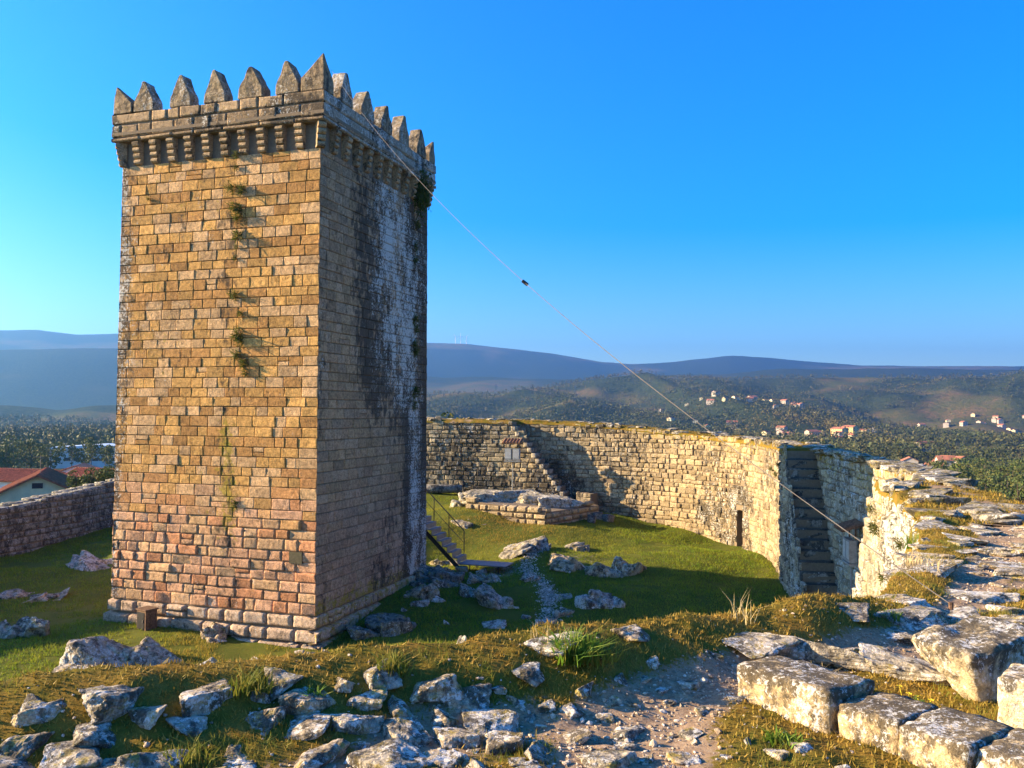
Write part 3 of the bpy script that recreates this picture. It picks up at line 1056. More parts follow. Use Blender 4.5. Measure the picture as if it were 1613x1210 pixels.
# ------------------------------------------------------------------ curtain wall with its two stairs
cw = thing('curtain_wall', 'long curving granite curtain wall with two stepped stair recesses enclosing the courtyard', 'wall', (10.15, 32, 0.0))
CL = np.array([10.15, 32, 0.0])
uA = MAIN.u_at(0.3, 48.0)
NST = 16
RUN = .235
uB = uA + NST * RUN
uR0 = MAIN.u_at(10.15, 32.0)
uR1 = uR0 + 15 * RUN
uN0 = MAIN.u_at(8.85, 23.2)
uN1 = MAIN.u_at(7.8, 18.6)
uEND = MAIN.len
GU = np.linspace(0, uEND, 400)
gxy = MAIN.P(GU, 0 * GU, 0 * GU + .6)
GZ = ground_z(gxy[:, 0], gxy[:, 1])
def gnd(u): return np.interp(u, GU, GZ)
def prof_far(u):                       # projecting front (d=+1) on the far side
    k = np.floor((u - uA) / RUN) + 1
    t0, b0 = MAIN.top(uA), gnd(uB) + .1
    return np.where(u < uA, MAIN.top(u), np.where(u < uB + .9, t0 - (t0 - b0) * np.clip(k, 0, NST) / NST + np.where(u > uB, -.0, 0), -9))
def prof_near(u):                      # front (d=0) across the near recess
    t0, b0 = MAIN.top(uR0), gnd(uR1) + .2
    k = np.floor((u - uR0) / RUN) + 1
    down = t0 - (t0 - b0) * np.clip(k, 0, 15) / 15
    m = np.floor((u - uN0) / (uN1 - uN0) * 10) / 10
    up = b0 + (MAIN.top(u) - b0) * np.clip(m + .1, 0, 1)
    return np.where(u < uR0, MAIN.top(u), np.where(u < uN0, down, np.where(u < uN1, up, MAIN.top(u))))
core = MB()
def slab(u0, u1, d0, d1, z0, z1):
    p = MAIN.P(np.array([u0, u1, u1, u0]), np.zeros(4), np.array([d0, d0, d1, d1])) - CL
    v = [(q[0], q[1], z) for z in (z0, z1) for q in p]
    core.add(v, [(0, 3, 2, 1), (4, 5, 6, 7), (0, 1, 5, 4), (1, 2, 6, 5), (2, 3, 7, 6), (3, 0, 4, 7)])
cuts = set(np.arange(0, uEND, .5)) | {uA + i * RUN for i in range(NST + 1)} | {uR0 + i * RUN for i in range(16)} | {uN0 + (uN1 - uN0) * i / 10 for i in range(11)} | {uB + .9, uEND}
NICHE = MAIN.u_at(10.65, 40.5)
cuts = sorted(cuts | {NICHE - .28, NICHE + .28})
cuts = [c for i, c in enumerate(cuts) if i == 0 or c - cuts[i - 1] > 1e-4]
for a, c in zip(cuts[:-1], cuts[1:]):
    m = (a + c) / 2
    t = float(MAIN.top(m)) - .06
    slab(a, c, -1.9, -1.16, -2, t)
    if abs(m - NICHE) < .27:
        g = float(gnd(m))
        slab(a, c, -1.16, -.8, -2, t)
        slab(a, c, -.8, -.06, g + 1.75, t)
    else:
        slab(a, c, -1.16, -.06, -2, float(prof_near(np.array(m))) - .05)
    if m < uB + .9:
        z = float(prof_far(np.array(m))) - .05
        if m > uB: z = float(gnd(m)) + 1.0
        slab(a, c, -.06, .94, -2, z)
core.build('masonry_core', M['mortar'], cw)

def wall_stones(u0, u1, d, zlim, seed, hr, wr, zmin=None, keepf=None):
    r = np.random.default_rng(seed)
    S = layout(u0, u1, -.1, 6.6, hr, wr, r)
    um, zm = (S[:, 0] + S[:, 1]) / 2, (S[:, 2] + S[:, 3]) / 2
    k = (zm < zlim(um) + .02 + r.uniform(-.05, .05, len(S))) & (S[:, 3] > gnd(um) - .15)
    if zmin is not None: k &= zm > zmin(um)
    k &= ~((np.abs(um - NICHE) < .42) & (S[:, 2] < gnd(um) + 1.75) & (d == 0))
    hole = (r.random(len(S)) < .015) & (S[:, 2] > gnd(um) + .9)     # putlog holes
    S = S[k & ~hole]
    pf = lambda u, z, dd: MAIN.P(u, z, dd + d)
    V, F, U, Z_ = ashlar(S, pf, seed, vj=.022, bevel=.026, rough=.04, proud=(-.03, .035), tilt=.03, gap=.006, wob=.04, back=.055)
    return S, V, F, U, Z_
batches = []
batches.append(wall_stones(0, uB + .001, 1.0, lambda u: prof_far(u), 401, (.19, .31), (.22, .62)))
batches.append(wall_stones(uA, uR0, 0.0, lambda u: MAIN.top(u), 402, (.19, .31), (.22, .62)))
batches.append(wall_stones(uR0, uEND, 0.0, lambda u: prof_near(u), 403, (.19, .31), (.22, .6)))
batches.append(wall_stones(uR0 + .1, uN1, -1.1, lambda u: MAIN.top(u), 404, (.19, .31), (.22, .6), zmin=lambda u: prof_near(u) - .5))
batches.append(wall_stones(uB, uB + .9, 1.0, lambda u: gnd(u) + 1.0, 405, (.24, .36), (.3, .6)))
S_ = np.concatenate([q[0] for q in batches])
V_ = np.concatenate([q[1] for q in batches])
U_ = np.concatenate([q[3] for q in batches])
Z_ = np.concatenate([q[4] for q in batches])
F_ = batches[0][2]
r = np.random.default_rng(8)
N = len(S_)
gcol = np.where((r.random(N) < .5)[:, None], np.array([.31, .26, .17]), np.array([.27, .235, .17]))
uu = S_[:, 0]
warm = (np.exp(-((uu - MAIN.u_at(9.5, 42.7)) / 9) ** 2))[:, None]
gcol = gcol * (1 - .5 * warm) + np.array([.37, .26, .13]) * .5 * warm
gcol = gcol * r.uniform(.62, 1.25, N)[:, None]
nz = fbm(np.stack([U_ * .45, Z_ * .45, 0 * U_], -1), 4, 55)
lich = np.clip(.42 + .5 * nz + .25 * sstep(uR0 - 1, uR0 + 2, U_), 0, 1.1)
hz = Z_ - gnd(U_)
stain = np.clip(.38 + .9 * nz + .30 * (1 - sstep(uA, uA + 8, U_)) * (1 - sstep(1.0, 3.0, hz)), 0, 1.0)
moss = np.clip(.1 + .3 * sstep(3.8, 4.8, hz), 0, 1)
ctr = V_.mean(1)
Dm = np.linalg.norm(ctr - np.array([0, 0, CAMZ]), axis=1)
view = np.abs(ctr[:, 0] / ctr[:, 1]) < .62
area = (S_[:, 1] - S_[:, 0]) * (S_[:, 3] - S_[:, 2]) / Dm ** 2 * view * (ctr[:, 1] > 12) * (ctr[:, 0] > -5.2)
facing = (-(MAIN.P(uu, uu * 0, uu * 0 + 1) - MAIN.P(uu, uu * 0, uu * 0))[:, :2] * ctr[:, :2]).sum(1) / Dm
area *= np.clip(facing, 0.01, 1)
emit_stones('stone', V_, F_, gcol, lich, stain, moss, cw, M['stone'], np.argsort(-area)[:260], 'small_stones', True)

def path_block(name, u0, u1, d0, d1, z0, z1, seed, mat=None, **kw):
    um, dm = (u0 + u1) / 2, (d0 + d1) / 2
    p = MAIN.P(np.array([um]), np.array([0.]), np.array([dm]))[0]
    a = MAIN.P(np.array([u0]), np.array([0.]), np.array([dm]))[0]
    c = MAIN.P(np.array([u1]), np.array([0.]), np.array([dm]))[0]
    ang = math.atan2(c[1] - a[1], c[0] - a[0])
    me = block_mesh(name, (u1 - u0, abs(d1 - d0), z1 - z0), seed, n=4, **kw)
    o = link(name, me, mat or M['stone'], cw, Vector((p[0], p[1], (z0 + z1) / 2)) - Vector(CL))
    o.rotation_euler = (0, 0, ang)
    return o
for i in range(NST):
    z = float(prof_far(np.array(uA + (i + .5) * RUN)))
    path_block('step', uA + i * RUN - .03, uA + (i + 1) * RUN, -.02, 1.03, z - .27, z + .01, 500 + i, bevel=.03, rough=.03, lichen=.5, stain=.35)
for i in range(15):
    z = float(prof_near(np.array(uR0 + (i + .5) * RUN)))
    path_block('step', uR0 + i * RUN - .03, uR0 + (i + 1) * RUN, -1.1, .02, z - .37, z + .01, 520 + i, bevel=.035, rough=.035, lichen=.35, stain=.55, col=(.24, .22, .18))
for i in range(10):
    ua = uN0 + (uN1 - uN0) * i / 10
    ub = uN0 + (uN1 - uN0) * (i + 1) / 10
    z = float(prof_near(np.array((ua + ub) / 2)))
    if i < 9: path_block('step', ua, ub, -1.1, .0, z - .3, z + .0, 540 + i, bevel=.03, rough=.03, lichen=.5, stain=.3)
# ------------------------------------------------------------------ wall tops
def walk_z(x, y):
    u = np.interp(y, [7.8, 10.6, 14.5, 19, 25, 32, 36.5, 41], [5.36, 5.40, 5.45, 5.5, 5.55, 5.6, 5.63, 5.68])
    return u
WPATH = catmull([(-.2, 1), (.35, 3.0), (.5, 4.1), (.78, 4.75), (1.7, 5.45), (3.0, 6.4), (4.6, 8.5), (6.9, 12.2), (8.3, 16), (9.5, 21)], 12)
def walk_moss(x, y):
    d = dist_poly(x, y, WPATH)
    wd = np.interp(y, [3, 5, 6, 9, 14, 20], [.45, .38, .26, .36, .32, .2])
    soil = np.maximum(np.clip(1.25 - d / wd, 0, 1), .6 * sstep(.1, .4, fbm2(x * .9, y * .9, 3, 69)))
    return np.clip(.85 + .6 * fbm2(x * 1.4, y * 1.4, 4, 61) - 1.0 * soil + .8 * np.exp(-(edge_sd(x, y) / .42) ** 2), 0, 1)
def walk_h(x, y, sd):
    z = walk_z(x, y)
    mo = walk_moss(x, y)
    n1 = fbm2(x * 1.1, y * 1.1, 4, 62)
    n2 = fbm2(x * 6, y * 6, 4, 63)
    n3 = fbm2(x * 22, y * 22, 3, 64)
    z = z + .07 * n1 + .022 * n2 + .008 * n3 + .03 * mo
    rim = np.exp(-(np.maximum(sd - .10, 0) / .46) ** 2) * (1 - sstep(2.4, 3.2, x))
    z = z + .27 * rim * (.95 + .35 * n1) + .05 * np.exp(-((sd - .3) / .26) ** 2) * sstep(2.4, 3.2, x)
    z = z + mo * .028 * np.maximum(0, fbm2(x * 11, y * 11, 3, 68))                 # the mossy rim
    e = .05 + .05 * fbm2(x * 3, y * 3, 3, 65)
    z = z - np.where(sd < e, ((e - sd) * 1.0) ** 1.0 * 4.0, 0)
    return z, mo
def walk_sheet(x0, x1, y0, y1, st, name, label, f=None):
    xs, ys = np.arange(x0, x1, st), np.arange(y0, y1, st)
    X, Y = np.meshgrid(xs, ys, indexing='ij')
    sd = edge_sd(X, Y)
    Z, mo = walk_h(X, Y, sd)
    Fc = grid_faces(len(xs), len(ys))
    k = sd.ravel()[Fc].max(1) > -.22
    if f is not None: k &= f(X, Y).ravel()[Fc].all(1)
    V = np.stack([X, Y, Z], -1).reshape(-1, 3)
    Fc = Fc[k]
    used = np.unique(Fc)
    remap = np.zeros(len(V), dtype=np.int64)
    remap[used] = np.arange(len(used))
    o = link(name, npmesh(name, V[used], remap[Fc], {'moss': mo.ravel()[used]}), M['walk'])
    return tag(o, label, None, None, 'structure')
FR = lambda m: (lambda X, Y: (np.abs(X) < .62 * Y + m))
OUTW = lambda X, Y: edge_sd(X, Y) < np.interp(Y, [0, 9.5, 12, 14], [30, 5.0, 2.6, 2.1])
walk = walk_sheet(-6.5, 9.6, 2.2, 13.0, .035, 'wall_walk', 'mossy rubble wall walk in front', lambda X, Y: FR(.9)(X, Y) & OUTW(X, Y))
walk_sheet(-18, 7.6, -4, 2.22, .25, 'wall_walk', 'mossy rubble wall walk in front')
# strip along the rest of the wall
us = np.arange(0, MAIN.u_at(5.75, 12.4), .09)
ds = np.linspace(0, 1, 30)
UU, DD = np.meshgrid(us, ds, indexing='ij')
wid = np.interp(UU, [0, uR0, uN1, MAIN.u_at(6.6, 14.5), us[-1]], [1.9, 1.9, 1.75, 2.0, 2.4])
dpos = .02 - DD * (wid + .02)
rec = (UU > uR0) & (UU < uN1)
dpos = np.where(rec, np.minimum(dpos, -1.12 - DD * .7), dpos)
farp = UU < uA
dpos = np.where(farp, 1.02 - DD * 2.9, dpos)
p = MAIN.P(UU, 0 * UU, dpos)
n2 = fbm2(p[..., 0] * 2.2, p[..., 1] * 2.2, 4, 66)
zt = MAIN.top(UU) + .02 + .055 * n2 + .02 * fbm2(p[..., 0] * 9, p[..., 1] * 9, 3, 67)
zt = np.where((DD == 0) | (DD == 1), zt - .18, zt)
p[..., 2] = zt
mo = walk_moss(p[..., 0], p[..., 1])
mo = np.maximum(mo, .35)
st = link('wall_top', npmesh('wall_top', p.reshape(-1, 3), grid_faces(len(us), len(ds))[:, ::-1], {'moss': mo.ravel()}), M['walk'])
tag(st, 'mossy top of the curtain wall', None, None, 'structure')
sd_ = edge_sd(np.array([5.0]), np.array([9.0]))

# ------------------------------------------------------------------ left wall
LEFT = Path([(-34, 22, 6.2), (-28.5, 29, 6.0), (-25.6, 33.5, 5.2), (-23.3, 37, 2.6), (-21.6, 43, 2.75), (-21.2, 47, 3.0), (-18, 50.5, 4.0), (-12.5, 51.3, 6.0)])  # unseen near end raised tall so its shadow reaches the foot of the keep
lw = thing('left_wall', 'low dark shaded granite wall with slab coping below the red roofed houses', 'wall', (-23, 37, 0))
LL = np.array([-23, 37, 0.0])
lc = MB()
us2 = np.arange(0, LEFT.len, .6)
for a, c in zip(us2[:-1], us2[1:]):
    q = LEFT.P(np.array([a, c, c, a]), np.zeros(4), np.array([-1.2, -1.2, -.06, -.06])) - LL
    t = float(LEFT.top((a + c) / 2)) - .08
    lc.add([(w[0], w[1], z) for z in (-2, t) for w in q], [(0, 3, 2, 1), (4, 5, 6, 7), (0, 1, 5, 4), (1, 2, 6, 5), (2, 3, 7, 6), (3, 0, 4, 7)])
lc.build('masonry_core', M['mortar'], lw)
r = np.random.default_rng(61)
S = layout(0, LEFT.len, -.1, 6.4, (.24, .36), (.35, .85), r)
um = (S[:, 0] + S[:, 1]) / 2
S = S[(S[:, 2] + S[:, 3]) / 2 < LEFT.top(um)]
V, F, U, Zq = ashlar(S, LEFT.P, 61, bevel=.035, rough=.028, proud=(-.02, .035), gap=.01, wob=.025)
N = len(S)
cc = V.mean(1)
vis = np.abs(cc[:, 0] / cc[:, 1]) < .66
ar = (S[:, 1] - S[:, 0]) * (S[:, 3] - S[:, 2]) * vis * (cc[:, 0] < -.40 * cc[:, 1])
nzl = fbm(np.stack([U * .4, Zq * .4, 0 * U], -1), 4, 62)
emit_stones('stone', V, F, np.array([.27, .235, .18]) * r.uniform(.75, 1.15, N)[:, None], np.clip(.35 + .5 * nzl, 0, 1), np.clip(.45 + .5 * nzl, 0, 1), np.full(U.shape, .15), lw, M['stone'],
            np.argsort(-ar)[:min(220, int((ar > 0).sum()))], 'small_stones', True)
for i, u in enumerate(np.arange(.5, LEFT.len - .5, .62)):
    for d in (-.35, -.95):
        q = LEFT.P(np.array([u]), np.array([0.]), np.array([d]))[0]
        o = link('coping_slab', block_mesh('coping_slab', (random.uniform(.5, .75), random.uniform(.5, .7), .14), 600 + i, n=4, bevel=.04, rough=.05, lichen=.6, stain=.4, moss=.3, col=(.30, .28, .23)), M['stone'], lw,
                 Vector((q[0], q[1], float(LEFT.top(u)) - .02 + random.uniform(-.03, .03))) - Vector(LL))
        o.rotation_euler = (random.uniform(-.06, .06), random.uniform(-.06, .06), random.uniform(-.3, .3) + 1.2)

# ------------------------------------------------------------------ stones set in the wall walk
def onwalk(px, py):
    D = np.arange(3.0, 30, .01)
    d = W(px, py, D=1.0)
    X_, Y_, Z_ = d.x * D, D, CAMZ + (d.z - CAMZ) * D
    h = walk_h(X_, Y_, edge_sd(X_, Y_))[0]
    i = int(np.argmax(Z_ < h))
    return Vector((X_[i], Y_[i], h[i]))
def whz(x, y):
    a, b_ = np.array([float(x)]), np.array([float(y)])
    return float(walk_h(a, b_, edge_sd(a, b_))[0][0])
LIST = [(180, 1105, 110, 22), (330, 1102, 100, 40), (490, 1108, 85, 45), (415, 1100, 40, 30), (585, 1105, 60, 60), (635, 1122, 60, 70), (690, 1075, 90, 30), (600, 1064, 80, 25), (450, 1074, 70, 20),
        (740, 1100, 80, 35), (700, 1130, 60, 40), (770, 1140, 110, 40), (560, 1140, 90, 35), (480, 1150, 90, 40), (640, 1160, 90, 40), (720, 1165, 80, 30), (800, 1175, 90, 35), (860, 1190, 80, 35),
        (620, 1200, 110, 40), (500, 1195, 100, 35), (380, 1200, 90, 30), (250, 1205, 110, 30), (120, 1200, 100, 30), (40, 1180, 80, 30), (60, 1130, 90, 25), (300, 1150, 70, 30), (160, 1160, 80, 25),
        (905, 1165, 60, 25), (960, 1202, 90, 40), (1080, 1198, 50, 25), (700, 1204, 80, 30), (770, 1212, 60, 20), (880, 1014, 85, 16), (1000, 998, 60, 10), (820, 1105, 50, 20), (60, 1115, 60, 18),
        (240, 1130, 60, 24), (420, 1135, 70, 30), (545, 1080, 50, 22), (830, 1060, 60, 18), (905, 1120, 46, 18), (30, 1215, 90, 30), (180, 1225, 90, 30), (320, 1235, 90, 30), (560, 1240, 100, 30)]
PLACED = []
STM = [hull_mesh('stone', i, True, c, .62, .50, .38) for i, c in zip(range(14), [(.40, .35, .27), (.35, .29, .21), (.42, .34, .23), (.33, .30, .25)] * 4)]
def put_stone(p, w, dpt, h, seed, sink=.64, parent=walk, sub=3):
    o = link('stone', STM[seed % 14], M['near_rock'], parent, Vector((p[0], p[1], p[2] + h * (.5 - sink))))
    o.scale = (w, dpt, h)
    q = random.Random(seed)
    o.rotation_euler = (q.uniform(-.14, .14), q.uniform(-.14, .14), q.uniform(0, 6.28))
    PLACED.append((p[0], p[1], max(w, dpt) * .5))
    return o
for i, (a, c, w, h) in enumerate(LIST):
    p = onwalk(a, c)
    m = w * p.y / FPX
    put_stone(p, m * 1.02, m * random.uniform(.65, 1.0), max(.08, min(.24, m * .38 + h * p.y / FPX * .25)), 700 + i)
rr = random.Random(4)
def scatter(n, xr, yr, sr, flat, seed0, cond=lambda x, y: True, sub=2, sink=.68):
    k = t = 0
    while k < n and t < n * 40:
        t += 1
        x, y = rr.uniform(*xr), rr.uniform(*yr)
        if abs(x) > .63 * y + .4 or not cond(x, y): continue
        sd = float(edge_sd(np.array([x]), np.array([y]))[0])
        if sd < (.42 if y < 6.4 else .12): continue
        s = rr.uniform(*sr)
        if any((x - a) ** 2 + (y - b_) ** 2 < (c * .8 + s * .5) ** 2 for a, b_, c in PLACED): continue
        put_stone((x, y, whz(x, y)), s * rr.uniform(.9, 1.4), s * rr.uniform(.7, 1.1), s * flat * rr.uniform(.8, 1.2), seed0 + k, sink, sub=sub)
        k += 1
scatter(46, (-4, .6), (3.4, 4.9), (.07, .20), .45, 800)
scatter(26, (.0, 1.6), (3.8, 6.0), (.05, .13), .6, 900)
scatter(26, (1.0, 4.2), (5.6, 8.6), (.22, .62), .30, 1000, lambda x, y: not (x > 1.6 and y < 5.9))
scatter(44, (3.4, 8.3), (7.6, 12.8), (.22, .75), .26, 1100, lambda x, y: float(edge_sd(np.array([x]), np.array([y]))[0]) < 3.6)
# flat stones along the far wall tops, part of the curtain wall
CPM = [hull_mesh('coping_stone', i, False, (.30, .27, .21), .5, .5, .4) for i in range(10)]
k = 0
for u in np.arange(.4, MAIN.u_at(5.75, 12.4), .55):
    n = 2 if u < uR0 else 3
    for q in range(n):
        if rr.random() < .25: continue
        rec = uR0 < u < uN1
        d = rr.uniform(-1.7, -1.2) if rec else rr.uniform(-1.75, .8 if u < uA else -.1)
        q_ = MAIN.P(np.array([u + rr.uniform(-.25, .25)]), np.array([0.]), np.array([d]))[0]
        s = rr.uniform(.3, .75)
        o = link('coping_stone', CPM[k % 10], M['rock'], cw, Vector((q_[0], q_[1], float(MAIN.top(u)) + .01)) - Vector(CL))
        o.scale = (s * 1.2, s, s * .34)
        o.rotation_euler = (rr.uniform(-.1, .1), rr.uniform(-.1, .1), rr.uniform(0, 6.28))
        k += 1

# dressed kerb blocks and the boulder beside them
ka, kb = Vector((1.27, 4.92, 0)), Vector((2.02, 3.86, 0))
kd = (kb - ka).normalized()
kn = Vector((-kd.y, kd.x, 0))           # away from the path
if kn.x < 0: kn = -kn
kerb = thing('stone_kerb', 'row of squared lichen-spotted stone blocks edging the path on the wall walk', 'kerb', (ka.x, ka.y, 5.36))
s0 = 0.0
for i, (ln, dp, hh, dz) in enumerate(((.62, .40, .33, -.05), (.36, .38, .31, -.075), (.34, .42, .32, -.09), (.5, .42, .33, -.09), (.6, .42, .33, -.1))):
    c = ka + kd * (s0 + ln / 2) + kn * (dp / 2 + (.02 if i % 2 else 0))
    me = block_mesh('block', (ln - .012, dp, hh), 1500 + i, n=10, bevel=.016, rough=.05, col=(.47, .36, .20), lichen=.62, stain=.45, moss=.2)
    o = link('block', me, M['near_rock'], kerb, Vector((c.x, c.y, 5.36 + .095 + dz)) - kerb.location)
    o.rotation_euler = (rr.uniform(-.03, .03), rr.uniform(-.02, .02), math.atan2(kd.y, kd.x) + rr.uniform(-.03, .03))
    s0 += ln
p = W(1565, 1095, z=5.38)
V, F = hull(9203, 26, 4, .13, .10, .42)
n_ = len(V)
o = link('boulder', npmesh('boulder', V * np.array([.36, .27, .25]), F, {'Col': np.tile(np.array((.42, .34, .21)), (n_, 1)), 'lichen': np.full(n_, .62), 'stain': .30 + .35 * sstep(.2, .8, V[:, 2]), 'moss': np.full(n_, .2)}), M['near_rock'], None, (p.x + .03, p.y + .25, 5.47))
o.rotation_euler = (.05, -.08, .5)
tag(o, 'rounded lichen-covered boulder lying behind the squared kerb blocks', 'boulder')
p = W(1625, 1160, z=5.36)
o = link('upright_block', block_mesh('upright_block', (.30, .34, .42), 1602, n=10, bevel=.03, rough=.03, col=(.46, .37, .23), lichen=.7, stain=.25), M['near_rock'], None, (p.x + .10, p.y + .10, 5.46))
o.rotation_euler = (.04, -.03, -.75)
tag(o, 'short upright squared stone with white lichen beside the boulder', 'stone block')
for i, (a, c, w, l) in enumerate(((1290, 1035, .75, 'long flat lichen slab lying behind the kerb blocks'), (1430, 1060, .55, 'sunken grey slab between the kerb blocks and the boulder'))):
    p = onwalk(a, c)
    o = link('flat_slab', outcrop_mesh('flat_slab', w, w * .55, .16, 1610 + i, (.40, .35, .26), 1, .1), M['near_rock'], None, (p.x, p.y, p.z + .03))
    o.rotation_euler = (0, 0, -.7)
    tag(o, l, 'slab')

# ------------------------------------------------------------------ gravel, moss and grass (uncountable)
def stuff_rocks(name, pts, sizes, mat, label, seed, cols):
    V0, F0 = ICO[1]
    r = np.random.default_rng(seed)
    n = len(pts)
    J = 1 + r.uniform(-.3, .3, (n, len(V0), 1))
    sc = sizes[:, None, None] * np.stack([r.uniform(.7, 1.3, n), r.uniform(.7, 1.3, n), r.uniform(.4, .9, n)], -1)[:, None, :]
    V = V0[None] * J * sc * .5 + pts[:, None, :]
    F = (F0[None] + (np.arange(n) * len(V0))[:, None, None]).reshape(-1, 3)
    c = cols[r.integers(0, len(cols), n)] * r.uniform(.7, 1.2, n)[:, None]
    m = n * len(V0)
    o = link(name, npmesh(name, V.reshape(-1, 3), F, {'Col': np.repeat(c, len(V0), 0), 'lichen': np.full(m, .2), 'stain': np.full(m, .1), 'moss': np.zeros(m)}, smooth=False), mat)
    return tag(o, label, None, None, 'stuff')
def samp(n, xr, yr, r):
    return r.uniform(*xr, n), r.uniform(*yr, n)
r = np.random.default_rng(76)
k = r.integers(0, len(PATHC), 2600)
x, y = PATHC[k, 0] + r.normal(0, .20, 2600), PATHC[k, 1] + r.normal(0, .3, 2600)
stuff_rocks('path_gravel', np.stack([x, y, ground_z(x, y) + .005], -1), r.gamma(2.0, .016, 2600) + .015, M['rock'], 'pale loose gravel along the worn lawn path', 4, np.array([(.40, .36, .30), (.50, .47, .42)]))
r = np.random.default_rng(77)
x, y = samp(150000, (-5, 9), (3.3, 13), r)
sd = edge_sd(x, y)
mo = walk_moss(x, y)
k = (np.abs(x) < .62 * y + .3) & (sd > .15) & (sd < 4) & (r.random(len(x)) < np.clip(.95 - mo * 1.5, .06, 1) * np.clip(6 / y, .2, 1) ** 2)
x, y, sd = x[k], y[k], sd[k]
z = walk_h(x, y, sd)[0]
stuff_rocks('gravel', np.stack([x, y, z + .003], -1), r.gamma(1.5, .0055, len(x)) + .006, M['near_rock'], 'loose grit and pebbles on the path along the wall', 3, np.array([(.46, .37, .27), (.56, .50, .42), (.34, .26, .18)]))

def blades(name, pts, h, w, mat, label, seed, lean=.5, tint=0.0, seg=False, kind='stuff', parent=None):
    r = np.random.default_rng(seed)
    n = len(pts)
    a = r.uniform(0, 2 * np.pi, n)
    la = r.uniform(0, 2 * np.pi, n)
    ll = np.abs(r.normal(0, lean, n)) * h
    dx, dy = np.cos(a) * w * .5, np.sin(a) * w * .5
    B0 = pts + np.stack([dx, dy, 0 * dx], -1)
    B1 = pts - np.stack([dx, dy, 0 * dx], -1)
    T = pts + np.stack([np.cos(la) * ll, np.sin(la) * ll, h], -1)
    tn = np.clip(np.asarray(tint) + r.normal(0, .22 if np.isscalar(tint) else .12, n), 0, 1)
    if seg:
        M0 = pts + np.stack([np.cos(la) * ll * .3, np.sin(la) * ll * .3, h * .6], -1)
        C0, C1 = M0 + (B0 - pts) * .7, M0 + (B1 - pts) * .7
        V = np.stack([B0, B1, C1, C0, T], 1)
        i = np.arange(n)[:, None] * 5
        F = np.concatenate([i + np.array([[0, 1, 2]]), i + np.array([[0, 2, 3]]), i + np.array([[3, 2, 4]])], 0)
        tn = np.repeat(tn, 5)
    else:
        V = np.stack([B0, B1, T], 1)
        F = np.arange(3 * n).reshape(-1, 3)
        tn = np.repeat(tn, 3)
    o = link(name, npmesh(name, V.reshape(-1, 3), F, {'tint': tn}, smooth=False), mat, parent)
    if kind: tag(o, label, None, None, kind)
    return o
# moss and short turf on the walk
x, y = samp(420000, (-5, 8.6), (3.3, 13), r)
sd = edge_sd(x, y)
mo = walk_moss(x, y)
gn = fbm2(x * 2.3, y * 2.3, 4, 71)
k = (np.abs(x) < .62 * y + .3) & (sd > .02) & (sd < 4) & (r.random(len(x)) < sstep(.30, .75, mo + .35 * gn))
x, y, sd, gn = x[k], y[k], sd[k], gn[k]
P_ = np.stack([x, y, walk_h(x, y, sd)[0] - .004], -1)
g1 = gn > .26
blades('moss', P_[~g1], r.uniform(.010, .034, (~g1).sum()), r.uniform(.006, .014, (~g1).sum()), M['moss'], 'low yellow and russet moss over the wall walk', 5, .8, .35)
blades('turf', P_[g1], r.uniform(.015, .055, g1.sum()), r.uniform(.004, .008, g1.sum()), M['walk_grass'], 'short turf growing on the wall walk', 6, .7, .25)
um_ = r.uniform(uA - 4, MAIN.u_at(5.75, 12.4), 60000)
dm_ = np.where((um_ > uR0) & (um_ < uN1), r.uniform(-1.85, -1.12, 60000), r.uniform(-1.9, 0, 60000))
q_ = MAIN.P(um_, 0 * um_, dm_)
k = (fbm2(q_[:, 0] * 1.5, q_[:, 1] * 1.5, 4, 75) > -.1)
q_ = q_[k]
q_[:, 2] = MAIN.top(um_[k]) + .02 + .055 * fbm2(q_[:, 0] * 2.2, q_[:, 1] * 2.2, 4, 66)
blades('moss', q_, r.uniform(.02, .07, len(q_)), r.uniform(.012, .03, len(q_)), M['moss'], 'dry moss along the top of the curtain wall', 8, .8, .3)
# lawn
n = 640000
x, y = samp(n, (-30, 11), (9, 50), r)
k = (np.abs(x) < .63 * y) & (r.random(n) < np.clip(24 / y, .3, 1))
x, y = x[k], y[k]
sd = edge_sd(x, y)
rel = np.stack([x, y], -1) - CEN
ina = np.abs(rel @ E1) < TW1 / 2 + .15
inb = np.abs(rel @ E2) < TW2 / 2 + .15
dd = np.clip(1 - dist_poly(x, y, PATHC) / .6, 0, 1)
keepk = (sd < -.12) & ~(ina & inb) & (r.random(len(x)) > dd * 1.6) & (fbm2(x * .8, y * .8, 4, 73) + .28 > 0)
x, y = x[keepk], y[keepk]
P_ = np.stack([x, y, ground_z(x, y) - .005], -1)
tuft = np.clip(.5 + fbm2(x * 1.2, y * 1.2, 4, 74), .15, 1)
blades('lawn', P_, r.uniform(.04, .115, len(x)) * (.45 + tuft), r.uniform(.012, .03, len(x)), M['grass'], 'short green lawn over the courtyard', 9, .7, np.clip(.05 + .9 * np.maximum(0, fbm2(x * .22, y * .22, 4, 76)) + .6 * np.exp(-((x + .5) ** 2 + (y - 41) ** 2) / 14) + .55 * np.exp(-((x + 7) ** 2 + (y - 24) ** 2) / 12), 0, .85))

